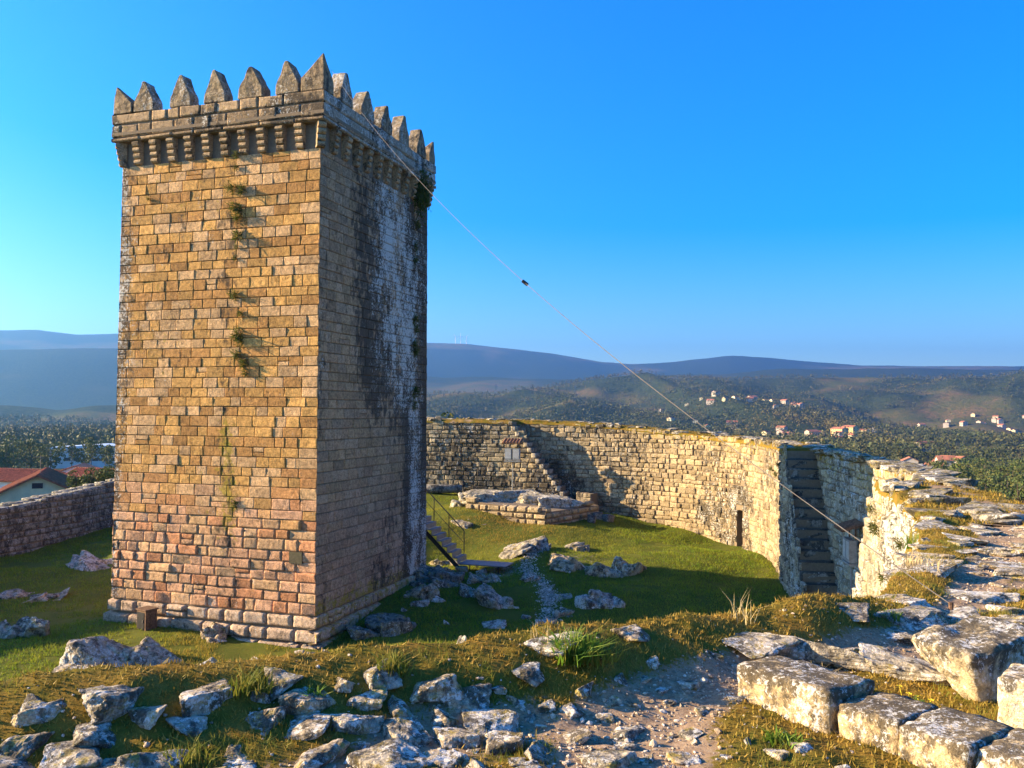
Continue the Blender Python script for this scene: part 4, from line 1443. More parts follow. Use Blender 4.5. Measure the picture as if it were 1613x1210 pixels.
# ------------------------------------------------------------------ rocks in the courtyard
def onground(px, py):
    z = .5
    for q in range(8):
        p = W(px, py, z=z)
        z = gz(p.x, p.y)
    return Vector((p.x, p.y, z))
def outcrop(px, py, wpx, hpx, label, seed, deep=.9, name='rock', cat='rock', rot=None, col=(.30, .27, .22), strata=0.0, lich=.55, sub=4, flat=1.0):
    p = onground(px, py)                         # px,py: foot of the rock
    w = wpx * p.y / FPX
    h = hpx * p.y / FPX * flat * .68
    k = 1 if sub < 4 else (6 if wpx > 84 else 4)
    me = outcrop_mesh(name, w * 1.05, w * deep, h * 1.75, seed, col, k, .3 + strata, moss=.35, stain=.45)
    o = link(name, me, M['rock'], None, (p.x, p.y + w * deep * .35, p.z + h * .02))
    o.rotation_euler = (0, 0, (random.Random(seed).uniform(-.4, .4)) if rot is None else rot)
    return tag(o, label, cat)
outcrop(603, 1003, 90, 44, 'dark boulder with white lichen against the shaded side of the keep', 2001, .9, col=(.16, .15, .13))
outcrop(690, 925, 100, 30, 'dark rock under the foot of the metal stair', 2002, .9, col=(.17, .16, .14))
outcrop(795, 958, 78, 46, 'pale slanting boulder in front of the metal ramp', 2003, .8, col=(.33, .31, .27))
outcrop(740, 940, 44, 22, 'small broken rock left of the slanting boulder', 2004)
outcrop(728, 1024, 20, 36, 'slim upright white stone in the shaded lawn', 2005, .8, col=(.4, .38, .33), sub=3)
outcrop(955, 962, 80, 36, 'broad grey lichen boulder on the lawn beside the worn path', 2006, .8, col=(.24, .24, .23))
outcrop(905, 897, 80, 26, 'sunlit ridged outcrop beside the worn path, its lower half', 2007, .8, col=(.40, .31, .20), strata=.35)
outcrop(972, 891, 85, 34, 'sunlit ridged outcrop with tilted layers, its taller half', 2008, .8, col=(.42, .34, .23), strata=.4)
outcrop(845, 855, 90, 22, 'long low outcrop below the ruined platform', 2009, .7, col=(.27, .25, .22), strata=.3)
outcrop(905, 850, 55, 14, 'flat grey rock at the end of the low outcrop', 2010, .8)
outcrop(740, 800, 95, 14, 'mossy rock hump left of the ruined platform', 2011, .9, col=(.28, .25, .16), strata=.3)
outcrop(700, 822, 60, 10, 'low sunlit rock hump behind the stair handrail', 2012, .9, col=(.30, .26, .16))
outcrop(770, 835, 70, 10, 'mossy stones on the sunlit slope below the ruined platform', 2013, .8, col=(.28, .24, .15), strata=.3)
outcrop(133, 900, 95, 20, 'pale flat rock in the shaded lawn beside the keep', 2014, .8, col=(.33, .31, .27))
outcrop(20, 946, 60, 14, 'thin grey rock at the shaded lawn edge', 2015, .8)
outcrop(25, 1010, 80, 44, 'rounded grey outcrop in the shaded lawn', 2016, .8, strata=.2)
outcrop(170, 1062, 150, 48, 'large layered outcrop sticking out of the sunlit turf', 2017, .9, col=(.36, .30, .23), strata=.35)
outcrop(110, 1088, 90, 30, 'lower ledge of the layered outcrop', 2018, .8, col=(.33, .28, .22), strata=.3)
outcrop(300, 1086, 110, 34, 'pointed rock in the turf before the keep', 2019, .7, col=(.34, .29, .23), strata=.3)
outcrop(328, 1012, 58, 28, 'square-shouldered fallen stone against the plinth of the keep', 2020, .8, col=(.36, .28, .19))
outcrop(340, 1016, 30, 12, 'small fallen stone leaning on the square-shouldered stone', 2021, .8, col=(.36, .28, .19), sub=3)
for i, (a, c, w, h) in enumerate(((472, 1042, 24, 16), (492, 1046, 30, 20), (520, 1040, 22, 18), (480, 1052, 26, 10), (548, 1048, 18, 10), (462, 1020, 18, 9), (485, 1023, 18, 8))):
    outcrop(a, c, w, h, 'small loose stone lying at the near corner of the keep', 2030 + i, .9, 'loose_stone', 'stone', sub=2, col=(.36, .30, .23))['group'] = 'loose stones at the keep corner'
FSL = ['small white stone beside the dark boulder at the keep', 'low white stone strip between the dark boulder and the lawn', 'flat thin stone in front of the pale slanting boulder', 'tiny upright stone right of the slanting boulder',
       'broken white stone left of the broad grey boulder', 'flat stone in the lawn close under the wall walk rim', 'very small stone above the slim upright white stone', 'small stone in the worn path', 'tiny stone touching the dark boulder',
       'small white stone at the end of the metal ramp', 'small stone below the long low outcrop', 'small white stone between the metal ramp and the low outcrop']
for i, (a, c, w, h) in enumerate(((690, 950, 24, 12), (660, 958, 34, 14), (780, 990, 40, 8), (852, 985, 14, 12), (890, 945, 30, 10), (1000, 1010, 30, 8), (705, 985, 12, 8), (830, 975, 16, 8), (640, 965, 14, 8), (760, 905, 20, 10), (800, 870, 26, 9), (785, 885, 22, 9))):
    outcrop(a, c, w, h, FSL[i], 2050 + i, .9, 'field_stone', 'stone', sub=2, col=(.36, .34, .30))['group'] = 'field stones in the lawn'
for i, (a, c, w, h, l) in enumerate(((655, 945, 60, 22, 'dark rough rock between the keep and the metal ramp'), (715, 905, 40, 16, 'dark ledge under the metal ramp'), (830, 915, 46, 14, 'low rock ledge at the head of the worn path'),
        (765, 858, 70, 14, 'ragged rock strip beside the stair handrail'), (800, 812, 60, 9, 'sunlit rock strip under the ruined platform wall'), (735, 815, 50, 9, 'golden rock strip on the slope beside the stair'),
        (60, 955, 70, 16, 'narrow rock strip in the shaded lawn beside the left wall'), (215, 1045, 60, 16, 'low rock step behind the layered outcrop'), (395, 1062, 70, 14, 'half buried rock before the keep plinth'), (880, 975, 50, 12, 'half buried rock below the broad grey boulder'))):
    outcrop(a, c, w, h, l, 2080 + i, .8, col=(.32, .28, .21), strata=.25)
p = onground(700, 779)
o = MB()
o.tube((-1.0, 0, .28), (1.0, .2, .28), .27, .22, 12)
o = o.build('stone_column', M['stone'], None, p, True, {'Col': (.20, .19, .17), 'lichen': .4, 'stain': .5, 'moss': .2})
dense(o.data, 2, .03, 5)
tag(o, 'fallen round stone shaft lying at the foot of the far wall', 'stone')

# ------------------------------------------------------------------ ruined platform
pA, pB, pC = Vector((-2.2, 42.6, 2.0)), Vector((1.62, 40.8, 1.45)), Vector((4.5, 44.6, 1.3))
ruin = thing('ruined_platform', 'low ruined stone platform with two courses and rock on top', 'ruin', (1.0, 43, 1.5))
RL = np.array(ruin.location)
b = MB()
b.add([(q.x - RL[0], q.y - RL[1], z - RL[2]) for z, hs_ in ((.5, 0), (0, 1)) for q, z in ((pA, z or 2.55), (pB, z or 2.18), (pC, z or 2.12), (Vector((1.0, 47, 0)), z or 2.5))],
      [(0, 1, 2, 3), (4, 5, 6, 7), (0, 1, 5, 4), (1, 2, 6, 5), (2, 3, 7, 6), (3, 0, 4, 7)])
b.build('earth_fill', M['mortar'], ruin)
def low_face(p0, p1, z0, z1, seed, flip, t0=2.60, t1=2.22):
    d = (p1 - p0); L = math.hypot(d.x, d.y)
    e = np.array([d.x, d.y]) / L
    n = np.array([e[1], -e[0]])
    c = np.array([p0.x, p0.y])
    r = np.random.default_rng(seed)
    S = layout(0, L, .7, 2.9, (.24, .32), (.35, .8), r)
    um = (S[:, 0] + S[:, 1]) / 2 / L
    S = S[((S[:, 2] + S[:, 3]) / 2 < t0 + (t1 - t0) * um + r.uniform(-.12, .12, len(S)))]
    def P(u, z, dd):
        return np.concatenate([c + u[..., None] * e + (dd[..., None] + .05) * n, z[..., None]], -1)
    V, F, U, Zq = ashlar(S, P, seed, bevel=.04, rough=.04, proud=(-.03, .05), gap=.012, back=.3, capL=S[:, 0] < 1e-6, capR=S[:, 1] > L - 1e-6)
    N = len(S)
    emit_stones('stone', V, F, np.array([.36, .28, .17]) * r.uniform(.75, 1.15, N)[:, None], np.full(U.shape, .35), np.full(U.shape, .25), np.full(U.shape, .15), ruin, M['stone'], np.arange(N), 'x', True)
low_face(pA, pB, 0, 0, 71, True, 2.62, 2.25)
low_face(pB, pC, 0, 0, 72, True, 2.22, 2.2)
link('rock_top', outcrop_mesh('rock_top', 5.0, 2.8, .85, 73, (.34, .30, .22), 9, .25), M['rock'], ruin, (-.4, .8, .95))
for i, (x, y) in enumerate(((3.9, 44.4), (4.4, 44.2), (3.5, 43.5))):
    o = link('fallen_block', block_mesh('fallen_block', (.5, .4, .4), 80 + i, n=4, bevel=.04, rough=.05, col=(.17, .15, .13)), M['stone'], None, (x + .5, y - .5, gz(x + .5, y - .5) + .15))
    o.rotation_euler = (.1, .05, i * .7)
    tag(o, 'dark fallen block at the corner of the ruined platform', 'stone', 'fallen blocks by the ruin')

# ------------------------------------------------------------------ metal stair behind the keep
p0 = Vector((W(722, 888, D=34.6).x, 34.6, 0))
base = gz(p0.x, p0.y)
ms = thing('metal_stair', 'grey metal stair with thin handrail and ramp climbing behind the keep', 'stair', (p0.x, p0.y, .86))
ex = Vector((E1[0], E1[1], 0))
ey = Vector((E2[0], E2[1], 0))
RS, RN, SW = .215, .225, 1.0
for i in range(11):
    o = MB()
    c = ex * (RN * (i + .5)) + ey * (SW / 2)
    ang = math.atan2(ex.y, ex.x)
    o.box(c + Vector((0, 0, RS * (i + 1) - .0125)), (RN + .02, SW, .025), ang)
    o.box(ex * (RN * i - .006) + ey * (SW / 2) + Vector((0, 0, RS * (i + .5))), (.012, SW, RS - .03), ang)
    o.build('step', M['steel'], ms)
for q in (-.02, SW + .02):
    o = MB()
    o.extrude([(-.15, -.15), (.08, -.15), (RN * 11, RS * 11 - .25), (RN * 11, RS * 11 - .02), (.0, .0)], ey * q - ey * .015, ex, (0, 0, 1), ey * .03)
    o.build('stringer', M['dark_steel'], ms)
f0 = ey * (SW + .03)
for i in (1, 4, 7, 10):
    c = ex * (RN * (i - .5)) + f0
    o = MB(); o.tube(c + Vector((0, 0, RS * i)), c + Vector((0, 0, RS * i + .95)), .018)
    o.build('post', M['dark_steel'], ms)
for hh, nm in ((.95, 'handrail'), (.45, 'mid_rail')):
    o = MB(); o.tube(ex * (RN * .5) + f0 + Vector((0, 0, RS + hh)), ex * (RN * 10.5) + f0 + Vector((0, 0, RS * 11 + hh)), .022 if hh > .5 else .012)
    o.build(nm, M['dark_steel'], ms)
o = MB()
o.box(-ex * 1.02 + ey * (SW / 2) + Vector((0, 0, -.02)), (2.05, SW, .035), math.atan2(ex.y, ex.x))
o.build('ramp', M['steel'], ms)
for a in (.5, 1.7):
    for q in (.1, .9):
        o = MB(); c = -ex * a + ey * q
        o.tube(c + Vector((0, 0, -.6)), c + Vector((0, 0, -.03)), .025); o.build('support', M['dark_steel'], ms)

# ------------------------------------------------------------------ small metal box, meter boxes, cable
p = onground(231, 995)
ub = thing('utility_box', 'rusty brown metal utility box standing against the plinth of the keep', 'box', (p.x, p.y + .12, p.z - .05))
ub.rotation_euler = (0, 0, -TYAW - .25)
o = MB(); o.box((0, 0, .32), (.44, .40, .64)); o.build('housing', M['rusty'], ub)
o = MB(); o.box((0, 0, .66), (.50, .46, .04)); o.build('lid', M['rusty'], ub)
d = MB(); d.box((-.02, -.205, .32), (.34, .015, .52)); d = d.build('door', M['dark_steel'], ub)
o = MB(); o.box((.10, -.222, .32), (.03, .02, .08)); o.build('handle', M['cable'], d)

def meter(loc, rz, label, hgt, tile='tile'):
    t = thing('meter_box', label, 'meter box', loc, None, rz)
    o = MB(); o.tube((0, .05, 0), (0, .05, hgt + .1), .035); o.build('conduit', M['box_grey'], t)
    o = MB(); o.box((0, 0, hgt - .06), (1.05, .30, .06)); o.build('shelf', M['box_grey'], t)
    for s in (-.26, .26):
        h_ = MB(); h_.box((s, 0, hgt + .32), (.47, .24, .66)); h_ = h_.build('cabinet', M['box_grey'], t)
        o = MB(); o.box((s, -.127, hgt + .34), (.38, .012, .50)); o.build('window', M['glass_grey'], h_)
    for s in (-.45, .45):
        o = MB(); o.box((s, .1, hgt + .85), (.05, .05, .45)); o.build('bracket', M['rusty'], t)
    rf = MB(); rf.box((0, -.02, hgt + 1.02), (1.25, .75, .05), rx=.28); rf = rf.build('canopy', M[tile], t)
    for k in range(6):
        a = -.52 + k * .21
        o = MB(); o.tube((a, -.40, hgt + .94), (a, .34, hgt + 1.15), .055, n=8); o.build('roof_tile', M[tile], rf)
    t.scale = (.85, .85, 1)
    return t
q = W(808, 722, D=46.6)
gq = gz(q.x, 46.6)
meter((q.x, 46.55, gq - .1), -.25, 'two pale meter boxes under a rusty tiled canopy beside the far stair', q.z - gq, 'rust_tile')
um = uN0 - 2.7
q = MAIN.P(np.array([um]), np.array([0.]), np.array([-.72]))[0]
zz = W(1313, 880, D=q[1]).z
gq = gz(q[0], q[1])
meter((q[0], q[1], gq), math.atan2(MAIN.P(np.array([um + .1]), np.array([0.]), np.array([0.]))[0][1] - MAIN.P(np.array([um - .1]), np.array([0.]), np.array([0.]))[0][1], MAIN.P(np.array([um + .1]), np.array([0.]), np.array([0.]))[0][0] - MAIN.P(np.array([um - .1]), np.array([0.]), np.array([0.]))[0][0]),
      'dark meter boxes under a rusty canopy in the shaded stair recess', max(1.6, zz - gq), 'rusty')

ca = Vector((OC[0] + .02, OC[1] - .02, ZPT + .66))
ca = ca + Vector((E2[0] * .25 + N2[0] * .06, E2[1] * .25 + N2[1] * .06, 0))
cb = W(1500, 948, z=5.45)
def cab(t): return ca.lerp(cb, t) - Vector((0, 0, 4 * .80 * t * (1 - t)))
cabt = thing('cable', 'thin steel cable slung from the keep down to the wall walk', 'cable', cb)
o = MB()
pts = [cab(i / 60) - cb for i in range(61)]
for a, c in zip(pts[:-1], pts[1:]):
    o.tube(a, c, .0045, n=6)
o.build('wire', M['cable'], cabt)
bt = min((i / 400 for i in range(400)), key=lambda t: abs(806.5 + cab(t).x / cab(t).y * FPX - 827))
o = MB(); q = cab(bt) - cb
o.tube(q + Vector((-.045, 0, .035)), q + Vector((.045, 0, -.035)), .028, .028, 10); o.build('clamp', M['black'], cabt)
o = MB(); o.tube((0, 0, .02), (0, 0, -.25), .02); o.build('anchor', M['rusty'], cabt)
q = OC + E1 * 1.05 - N1 * .2
fl = thing('floodlight', 'small dark floodlight peeking between two merlons on the keep', 'lamp', (q[0], q[1], ZPT - .02))
o = MB(); o.box((0, 0, .17), (.22, .14, .18), .3); o.build('lamp_head', M['black'], fl)
o = MB(); o.tube((-.16, 0, 0), (-.14, 0, .2), .015); o.tube((-.14, 0, .2), (.1, 0, .22), .015); o.tube((0, 0, 0), (0, 0, .1), .02); o.build('bracket', M['black'], fl)

# ------------------------------------------------------------------ plants on the walls
def tuft_mesh(name, n, rad, h, seed, lw=.03, down=.0, tint=.1):
    r = np.random.default_rng(seed)
    P_ = r.normal(0, rad, (n, 3)) * np.array([1, .7, 1])
    D_ = r.normal(0, 1, (n, 3)) + np.array([0, -.6, .7 - down])
    D_ /= np.linalg.norm(D_, axis=1)[:, None]
    S_ = np.cross(D_, r.normal(0, 1, (n, 3)))
    S_ /= np.linalg.norm(S_, axis=1)[:, None]
    L_ = h * r.uniform(.5, 1.2, (n, 1))
    A_, B_ = P_ + D_ * L_ * .5 + S_ * lw, P_ + D_ * L_ * .5 - S_ * lw
    V = np.stack([P_, A_, P_ + D_ * L_, B_], 1).reshape(-1, 3)
    return npmesh(name, V, np.arange(4 * n).reshape(-1, 4), {'tint': np.repeat(np.clip(r.normal(tint, .15, n), 0, 1), 4)}, smooth=False)
FERN = [tuft_mesh('wall_fern', 110, .06, .18, 90 + i, .011, .6) for i in range(4)]
pf = face_P(CRN, E1, N1)
def on_front(px, py):
    n3, c3 = Vector((N1[0], N1[1], 0)), Vector((CRN[0], CRN[1], 0))
    d = W(px, py, D=1.0) - Vector((0, 0, CAMZ))
    t = (c3 - Vector((0, 0, CAMZ))).dot(n3) / d.dot(n3)
    return Vector((0, 0, CAMZ)) + d * t
ORD = 'topmost second third fourth fifth sixth seventh eighth ninth tenth eleventh twelfth thirteenth fourteenth fifteenth sixteenth seventeenth'.split()
FL = [(372, 248, .7), (372, 268, .5), (366, 300, 1.0), (382, 302, .9), (368, 330, .9), (376, 338, 1.1), (374, 348, .8), (376, 374, 1.1), (372, 392, .4), (370, 410, .4), (372, 468, 1.0), (380, 497, .6), (376, 530, 1.2), (380, 540, 1.1), (376, 563, 1.0), (386, 575, .9), (388, 590, .7),
      (374, 798, .8), (234, 318, .4)]
for i, (a, c, s) in enumerate(FL):
    q = on_front(a, c) + Vector((N1[0], N1[1], 0)) * .05
    o = link('wall_fern', FERN[i % 4], M['fern'], None, q)
    o.scale = (s * 1.15, s * 1.3, s * 1.1)
    o.rotation_euler = (0, rr.uniform(-.4, .4), -TYAW)
    tag(o, ('%s fern from the top in the crack down the sunlit face of the keep' % ORD[i]) if i < 17 else ('single low fern near the foot of the crack on the sunlit face', 'tiny lone fern left of the crack on the sunlit face')[i - 17], 'fern', 'ferns on the sunlit face')
n3b, c3b = Vector((N2[0], N2[1], 0)), Vector((CRN[0], CRN[1], 0))
def on_side(px, py):
    d = W(px, py, D=1.0) - Vector((0, 0, CAMZ))
    return Vector((0, 0, CAMZ)) + d * ((c3b - Vector((0, 0, CAMZ))).dot(n3b) / d.dot(n3b))
q = on_side(654, 303) + n3b * .15
o = link('ivy_clump', tuft_mesh('ivy_clump', 1100, .20, .14, 140, .028, .9, .0), M['fern'], None, q)
o.rotation_euler = (0, 0, math.pi / 2 - TYAW); o.scale = (1, 1, 1.9)
tag(o, 'dark green ivy clump hanging below the corbels of the shaded face', 'ivy')
for i, (a, c, s) in enumerate(((652, 355, 1.0), (651, 392, .9), (650, 412, .8), (650, 505, 1.1), (651, 520, .9), (650, 548, 1.2), (651, 556, 1.0), (650, 618, 1.2), (649, 640, .9))):
    q = on_side(a, c) + n3b * .06
    o = link('wall_fern', FERN[i % 4], M['fern'], None, q)
    o.scale = (s, s, s * 1.3)
    o.rotation_euler = (0, 0, math.pi / 2 - TYAW)
    tag(o, '%s dark fern from the top down the joint of the shaded face' % ORD[i], 'fern', 'ferns on the shaded face')
WF = [(1215, 735), (1222, 745), (1226, 730), (1375, 825), (1378, 832), (1372, 800), (1418, 856), (1390, 905)]
for i, (a, c) in enumerate(WF):
    best = min(np.arange(uR0 - 6, uEND - 3, .1), key=lambda u: abs(806.5 + FPX * MAIN.P(np.array([u]), np.array([0.]), np.array([0.05]))[0][0] / MAIN.P(np.array([u]), np.array([0.]), np.array([0.05]))[0][1] - a))
    q = MAIN.P(np.array([best]), np.array([0.]), np.array([.05]))[0]
    zz = W(a, c, D=q[1]).z
    o = link('wall_weed', FERN[i % 4], M['weed'], None, (q[0], q[1], zz))
    o.rotation_euler = (0, 0, -1.5)
    o.scale = (.7, .7, .7)
    tag(o, 'bright green weed sprouting from the sunlit curtain wall', 'weed', 'weeds on the curtain wall')

# plants on the walk
def weed(px, py, n, rad, h, lw, mat, label, seed, name='weed_clump', cat='weed', tint=.05):
    p = onwalk(px, py)
    r = np.random.default_rng(seed)
    a = r.uniform(0, 6.283, n)
    q = np.stack([np.cos(a) * rad * r.random(n), np.sin(a) * rad * r.random(n), np.zeros(n) - .01], -1)
    o = blades(name, q, h * r.uniform(.5, 1.1, n), np.full(n, lw), mat, None, seed, .8, tint, True, None)
    o.location = p
    tag(o, label, cat)
    return o
weed(905, 1038, 260, .14, .17, .018, M['weed'], 'bright green leafy clump on the rim of the wall walk', 31)
weed(935, 1040, 160, .16, .10, .012, M['walk_grass'], 'darker grass clump beside the bright leafy clump', 32)
weed(1295, 1080, 140, .10, .13, .010, M['straw'], 'dry straw tuft behind the kerb blocks', 33, 'dry_tuft', 'grass')
weed(1235, 1165, 110, .10, .06, .016, M['weed'], 'low rosette of leaves beside the squared blocks', 34)
weed(395, 1093, 200, .12, .12, .008, M['walk_grass'], 'grass clump between the white slabs', 35, 'grass_clump', 'grass')
weed(500, 1105, 60, .05, .08, .014, M['weed'], 'little green seedling among the pale stones', 36)
weed(620, 1065, 160, .10, .13, .008, M['walk_grass'], 'rough grass tuft on the rim above the keep corner', 37, 'grass_clump', 'grass')
weed(1405, 970, 120, .08, .07, .012, M['weed'], 'small round green plant on the stone slabs', 38)
weed(1445, 860, 130, .16, .22, .010, M['weed'], 'tall green weed on the rim of the curving wall', 39)
weed(1460, 895, 160, .25, .20, .008, M['straw'], 'brown dry herbs along the rim of the curving wall', 40, 'dry_tuft', 'grass', .5)
weed(1170, 975, 26, .10, .20, .004, M['straw'], 'few thin dry stalks on the rim of the walk', 41, 'dry_tuft', 'grass')
weed(860, 1012, 20, .12, .15, .004, M['straw'], 'thin bleached stalks by the bright leafy clump', 42, 'dry_tuft', 'grass')
weed(300, 1205, 120, .12, .10, .008, M['walk_grass'], 'flattened grass tuft among the nearest stones', 43, 'grass_clump', 'grass')
fp = onwalk(1440, 1128)
fw = thing('flowering_weed', 'small yellow-flowered weed behind the kerb blocks', 'weed', fp)
r = np.random.default_rng(50)
q = np.stack([r.normal(0, .045, 170), r.normal(0, .045, 170), np.zeros(170)], -1)
blades('leaves', q, r.uniform(.03, .10, 170), np.full(170, .012), M['weed'], None, 51, .6, .05, True, None, fw)
for i in range(7):
    o = MB()
    x, y, z = r.normal(0, .045), r.normal(0, .045), r.uniform(.08, .13)
    o.tube((x * .5, y * .5, 0), (x, y, z), .002, n=4)
    for k in range(5):
        an = k * 1.256
        o.add([(x, y, z), (x + .012 * math.cos(an - .4), y + .012 * math.sin(an - .4), z + .006), (x + .02 * math.cos(an), y + .02 * math.sin(an), z + .004), (x + .012 * math.cos(an + .4), y + .012 * math.sin(an + .4), z + .006)], [(0, 1, 2, 3)])
    o.build('flower', M['flower'], fw)

# ------------------------------------------------------------------ houses beyond the left wall
def gable_house(name, label, loc, rz, w, l, h, rh, wall, over=.45, tiles=True, windows=()):
    t = thing(name, label, 'house', loc, None, rz)
    o = MB()
    o.extrude([(-w / 2, -2), (w / 2, -2), (w / 2, h), (0, h + rh), (-w / 2, h)], (0, -l / 2, 0), (1, 0, 0), (0, 0, 1), (0, l, 0))
    o.build('wall', wall, t)
    sl = math.atan2(rh, w / 2)
    ln = (w / 2) / math.cos(sl) + over
    for s in (-1, 1):
        rf = MB()
        mid = Vector((s * (w / 4 + over * .5 * math.cos(sl)), 0, h + rh / 2 - over * .5 * math.sin(sl) + .10))
        rf.box(mid, (ln, l + 2 * over, .12), ry=s * sl)
        rf = rf.build('roof', M['tile'], t)
        if tiles:
            n = int((l + 2 * over) / .32)
            me = MB().tube((-ln / 2, 0, 0), (ln / 2, 0, 0), .10, .085, 6).mesh('tile_row')
            for k in range(n):
                q = link('tile_row', me, M['tile'], rf, mid + Vector((s * .07 * math.sin(sl), -(l / 2 + over) + (k + .5) * .32, .07)))
                q.rotation_euler = (0, s * sl, 0)
    for (x, z, a, c) in windows:
        wf = MB(); wf.box((x, -l / 2 - .02, z), (a + .16, .06, c + .16)); wf = wf.build('window', wall, t)
        o = MB(); o.box((x, -l / 2 - .06, z), (a, .03, c)); o.build('pane', M['window'], wf)
    return t
q = W(78, 745, D=72)
h1 = gable_house('gabled_house', 'cream gabled house with red tiled roof behind the left wall', (q.x - 2.7, q.y + 4, -2.75), .42, 6.2, 9, q.z + 2.2 - 1.55, 1.55, M['cream'], windows=((0, q.z + 2.2 - .75, .8, .45),))
an = MB(); an.tube((0, -2, q.z + 2.2), (0, -2, q.z + 3.9), .025); an.build('antenna_mast', M['cable'], h1)
an = MB()
for k in range(7): an.tube((-.45 + .1 * k, -2 - .35 + .02 * k, q.z + 3.7), (-.45 + .1 * k, -2 + .35 - .02 * k, q.z + 3.7), .014, n=5)
an.tube((-.6, -2, q.z + 3.7), (.3, -2, q.z + 3.7), .018, n=5); an.build('antenna', M['cable'], h1)
q = W(30, 742, D=92)
gable_house('white_house', 'white house with low tiled roof behind the cream gabled house', (q.x - 1.0, q.y + 3, -3.9), 1.35, 6, 7.0, q.z + 3 - .5, .9, M['white_wall'])
q = W(150, 735, D=88)
gable_house('tiled_house', 'house under a long red tiled roof next to the keep', (q.x + .6, q.y + 2, -3.8), 1.2, 6.5, 8.5, q.z + 3 - 1.3, 1.3, M['white_wall'])
q = W(112, 742, D=100)
gable_house('small_white_house', 'small white house wedged between two red roofs', (q.x, q.y + 2, -3), .3, 4.0, 5, q.z + 3 - .5, .7, M['white_wall'], tiles=False)
q = W(150, 706, D=330)
sh = thing('long_shed', 'long low industrial building with pale blue metal roof', 'building', (q.x, q.y, tz(q.x, q.y)))
hh = q.z - sh.location.z
o = MB(); o.box((4, 0, hh / 2 - 1.5), (34, 16, hh + 1), .12); o.build('wall', M['shed_wall'], sh)
o = MB(); o.extrude([(-18, 0), (18, 0), (18, .5), (0, 1.6), (-18, .5)], (4, -8.6, hh - 1.0), (1, .12, 0), (0, 0, 1), (-2, 17.4, 0)); o.build('roof', M['shed_roof'], sh)
for k in range(9):
    o = MB(); o.box((4 - 13 + k * 3.3, -8.1 - 1.0 + k * .39 - .6, hh * .5 - .6), (2.2, .1, 1.2), .12); o.build('window', M['window'], sh)

# ------------------------------------------------------------------ trees
def crown_mesh(name, n, seed, conical=False, leaf=.5):
    """leaf clumps through a crown 1 unit high and .6 wide standing at z .3 - 1"""
    r = np.random.default_rng(seed)
    if conical:
        t = r.random(n) ** .8
        rad = .26 * (1 - t) + .02
        a = r.uniform(0, 6.283, n)
        lay = .5 + .5 * np.abs(np.sin(t * 22))
        C = np.stack([np.cos(a) * rad * lay, np.sin(a) * rad * lay, .15 + .85 * t], -1)
    else:
        bl = r.uniform(-1, 1, (9, 3)) * np.array([.20, .20, .22]) + np.array([0, 0, .68])
        br = r.uniform(.10, .19, 9)
        i = r.integers(0, 9, n)
        d = r.normal(size=(n, 3))
        d /= np.linalg.norm(d, axis=1)[:, None]
        C = bl[i] + d * br[i][:, None] * r.uniform(.5, 1.0, n)[:, None] ** .5
    X_ = r.normal(size=(n, 3)); X_ /= np.linalg.norm(X_, axis=1)[:, None]
    Y_ = np.cross(X_, r.normal(size=(n, 3))); Y_ /= np.linalg.norm(Y_, axis=1)[:, None]
    s = leaf * r.uniform(.5, 1.1, (n, 1))
    V = np.stack([C - X_ * s, C + Y_ * s * .6, C + X_ * s, C - Y_ * s * .6], 1).reshape(-1, 3)
    return V, np.arange(4 * n).reshape(-1, 4), np.repeat(np.clip(r.normal(.06, .1, n), 0, 1), 4)
PINE = []
for i in range(5):
    V, F, tn = crown_mesh('c', 900, 60 + i, i >= 4, .034)
    PINE.append(npmesh('crown', V, F, {'tint': tn}, smooth=False))
TR = MB()
TR.tube((0, 0, -.1), (.01, .01, .55), .018, .011, 7).tube((.01, .01, .55), (-.01, 0, .9), .011, .004, 6)
for k in range(7):
    an = k * 2.4
    TR.tube((.01, .01, .42 + .06 * k), (.01 + .17 * math.cos(an), .01 + .17 * math.sin(an), .52 + .06 * k), .006, .002, 5)
TRM = TR.mesh('trunk')
def tree(x, y, h, var, mat, label, group, cat='tree', name='pine_tree', wide=1.0, zz=None):
    t = thing(name, label, cat, (x, y, tz(x, y) - .3 if zz is None else zz), group, rr.uniform(0, 6.28))
    t.scale = (h * wide, h * wide, h)
    link('trunk', TRM, M['bark'], t)
    link('crown', PINE[var], mat, t)
    return t
OCC = []
def free(x, y, d):
    if any((x - a) ** 2 + (y - b_) ** 2 < d * d for a, b_ in OCC): return False
    OCC.append((x, y)); return True
cnt = 0
for q in range(900):
    D = rr.uniform(150, 430) if q % 3 else rr.uniform(190, 300)
    px = rr.uniform(1385, 1720)
    x = (px - 806.5) / FPX * D
    if D < 215 and px < 1500: continue
    if 440 > D > 330 and px < 1500: continue
    if not free(x, D, 5.5): continue
    tree(x, D, rr.uniform(9, 14), rr.choice((0, 1, 2, 3, 3, 0)), M['pine'], 'round-crowned pine on the slope below the curving wall', 'pines on the slope below the wall', wide=rr.uniform(.8, 1.15))
    cnt += 1
    if cnt >= 110: break
for i in range(34):                                   # left: trees beyond the houses
    D = rr.uniform(230, 300)
    px = rr.uniform(-60, 190)
    x = (px - 806.5) / FPX * D
    if 95 < px and D < 330 and i % 3: D = rr.uniform(345, 400)
    x = (px - 806.5) / FPX * D
    if not free(x, D, 5): continue
    tree(x, D, rr.uniform(9, 13), rr.choice((0, 1, 2)), M['pine'], 'broad tree in the hazy wood beyond the houses', 'trees beyond the houses')
for i in range(9):
    px = 122 + i * 8
    q = W(px, 760, D=66 + (i % 3))
    tree(q.x, q.y, rr.uniform(2.2, 3.0), i % 4, M['pine'], 'dark clipped evergreen in the hedge beside the tiled house', 'evergreens in the hedge', 'shrub', 'hedge_shrub', 1.2, q.z - 1.9)
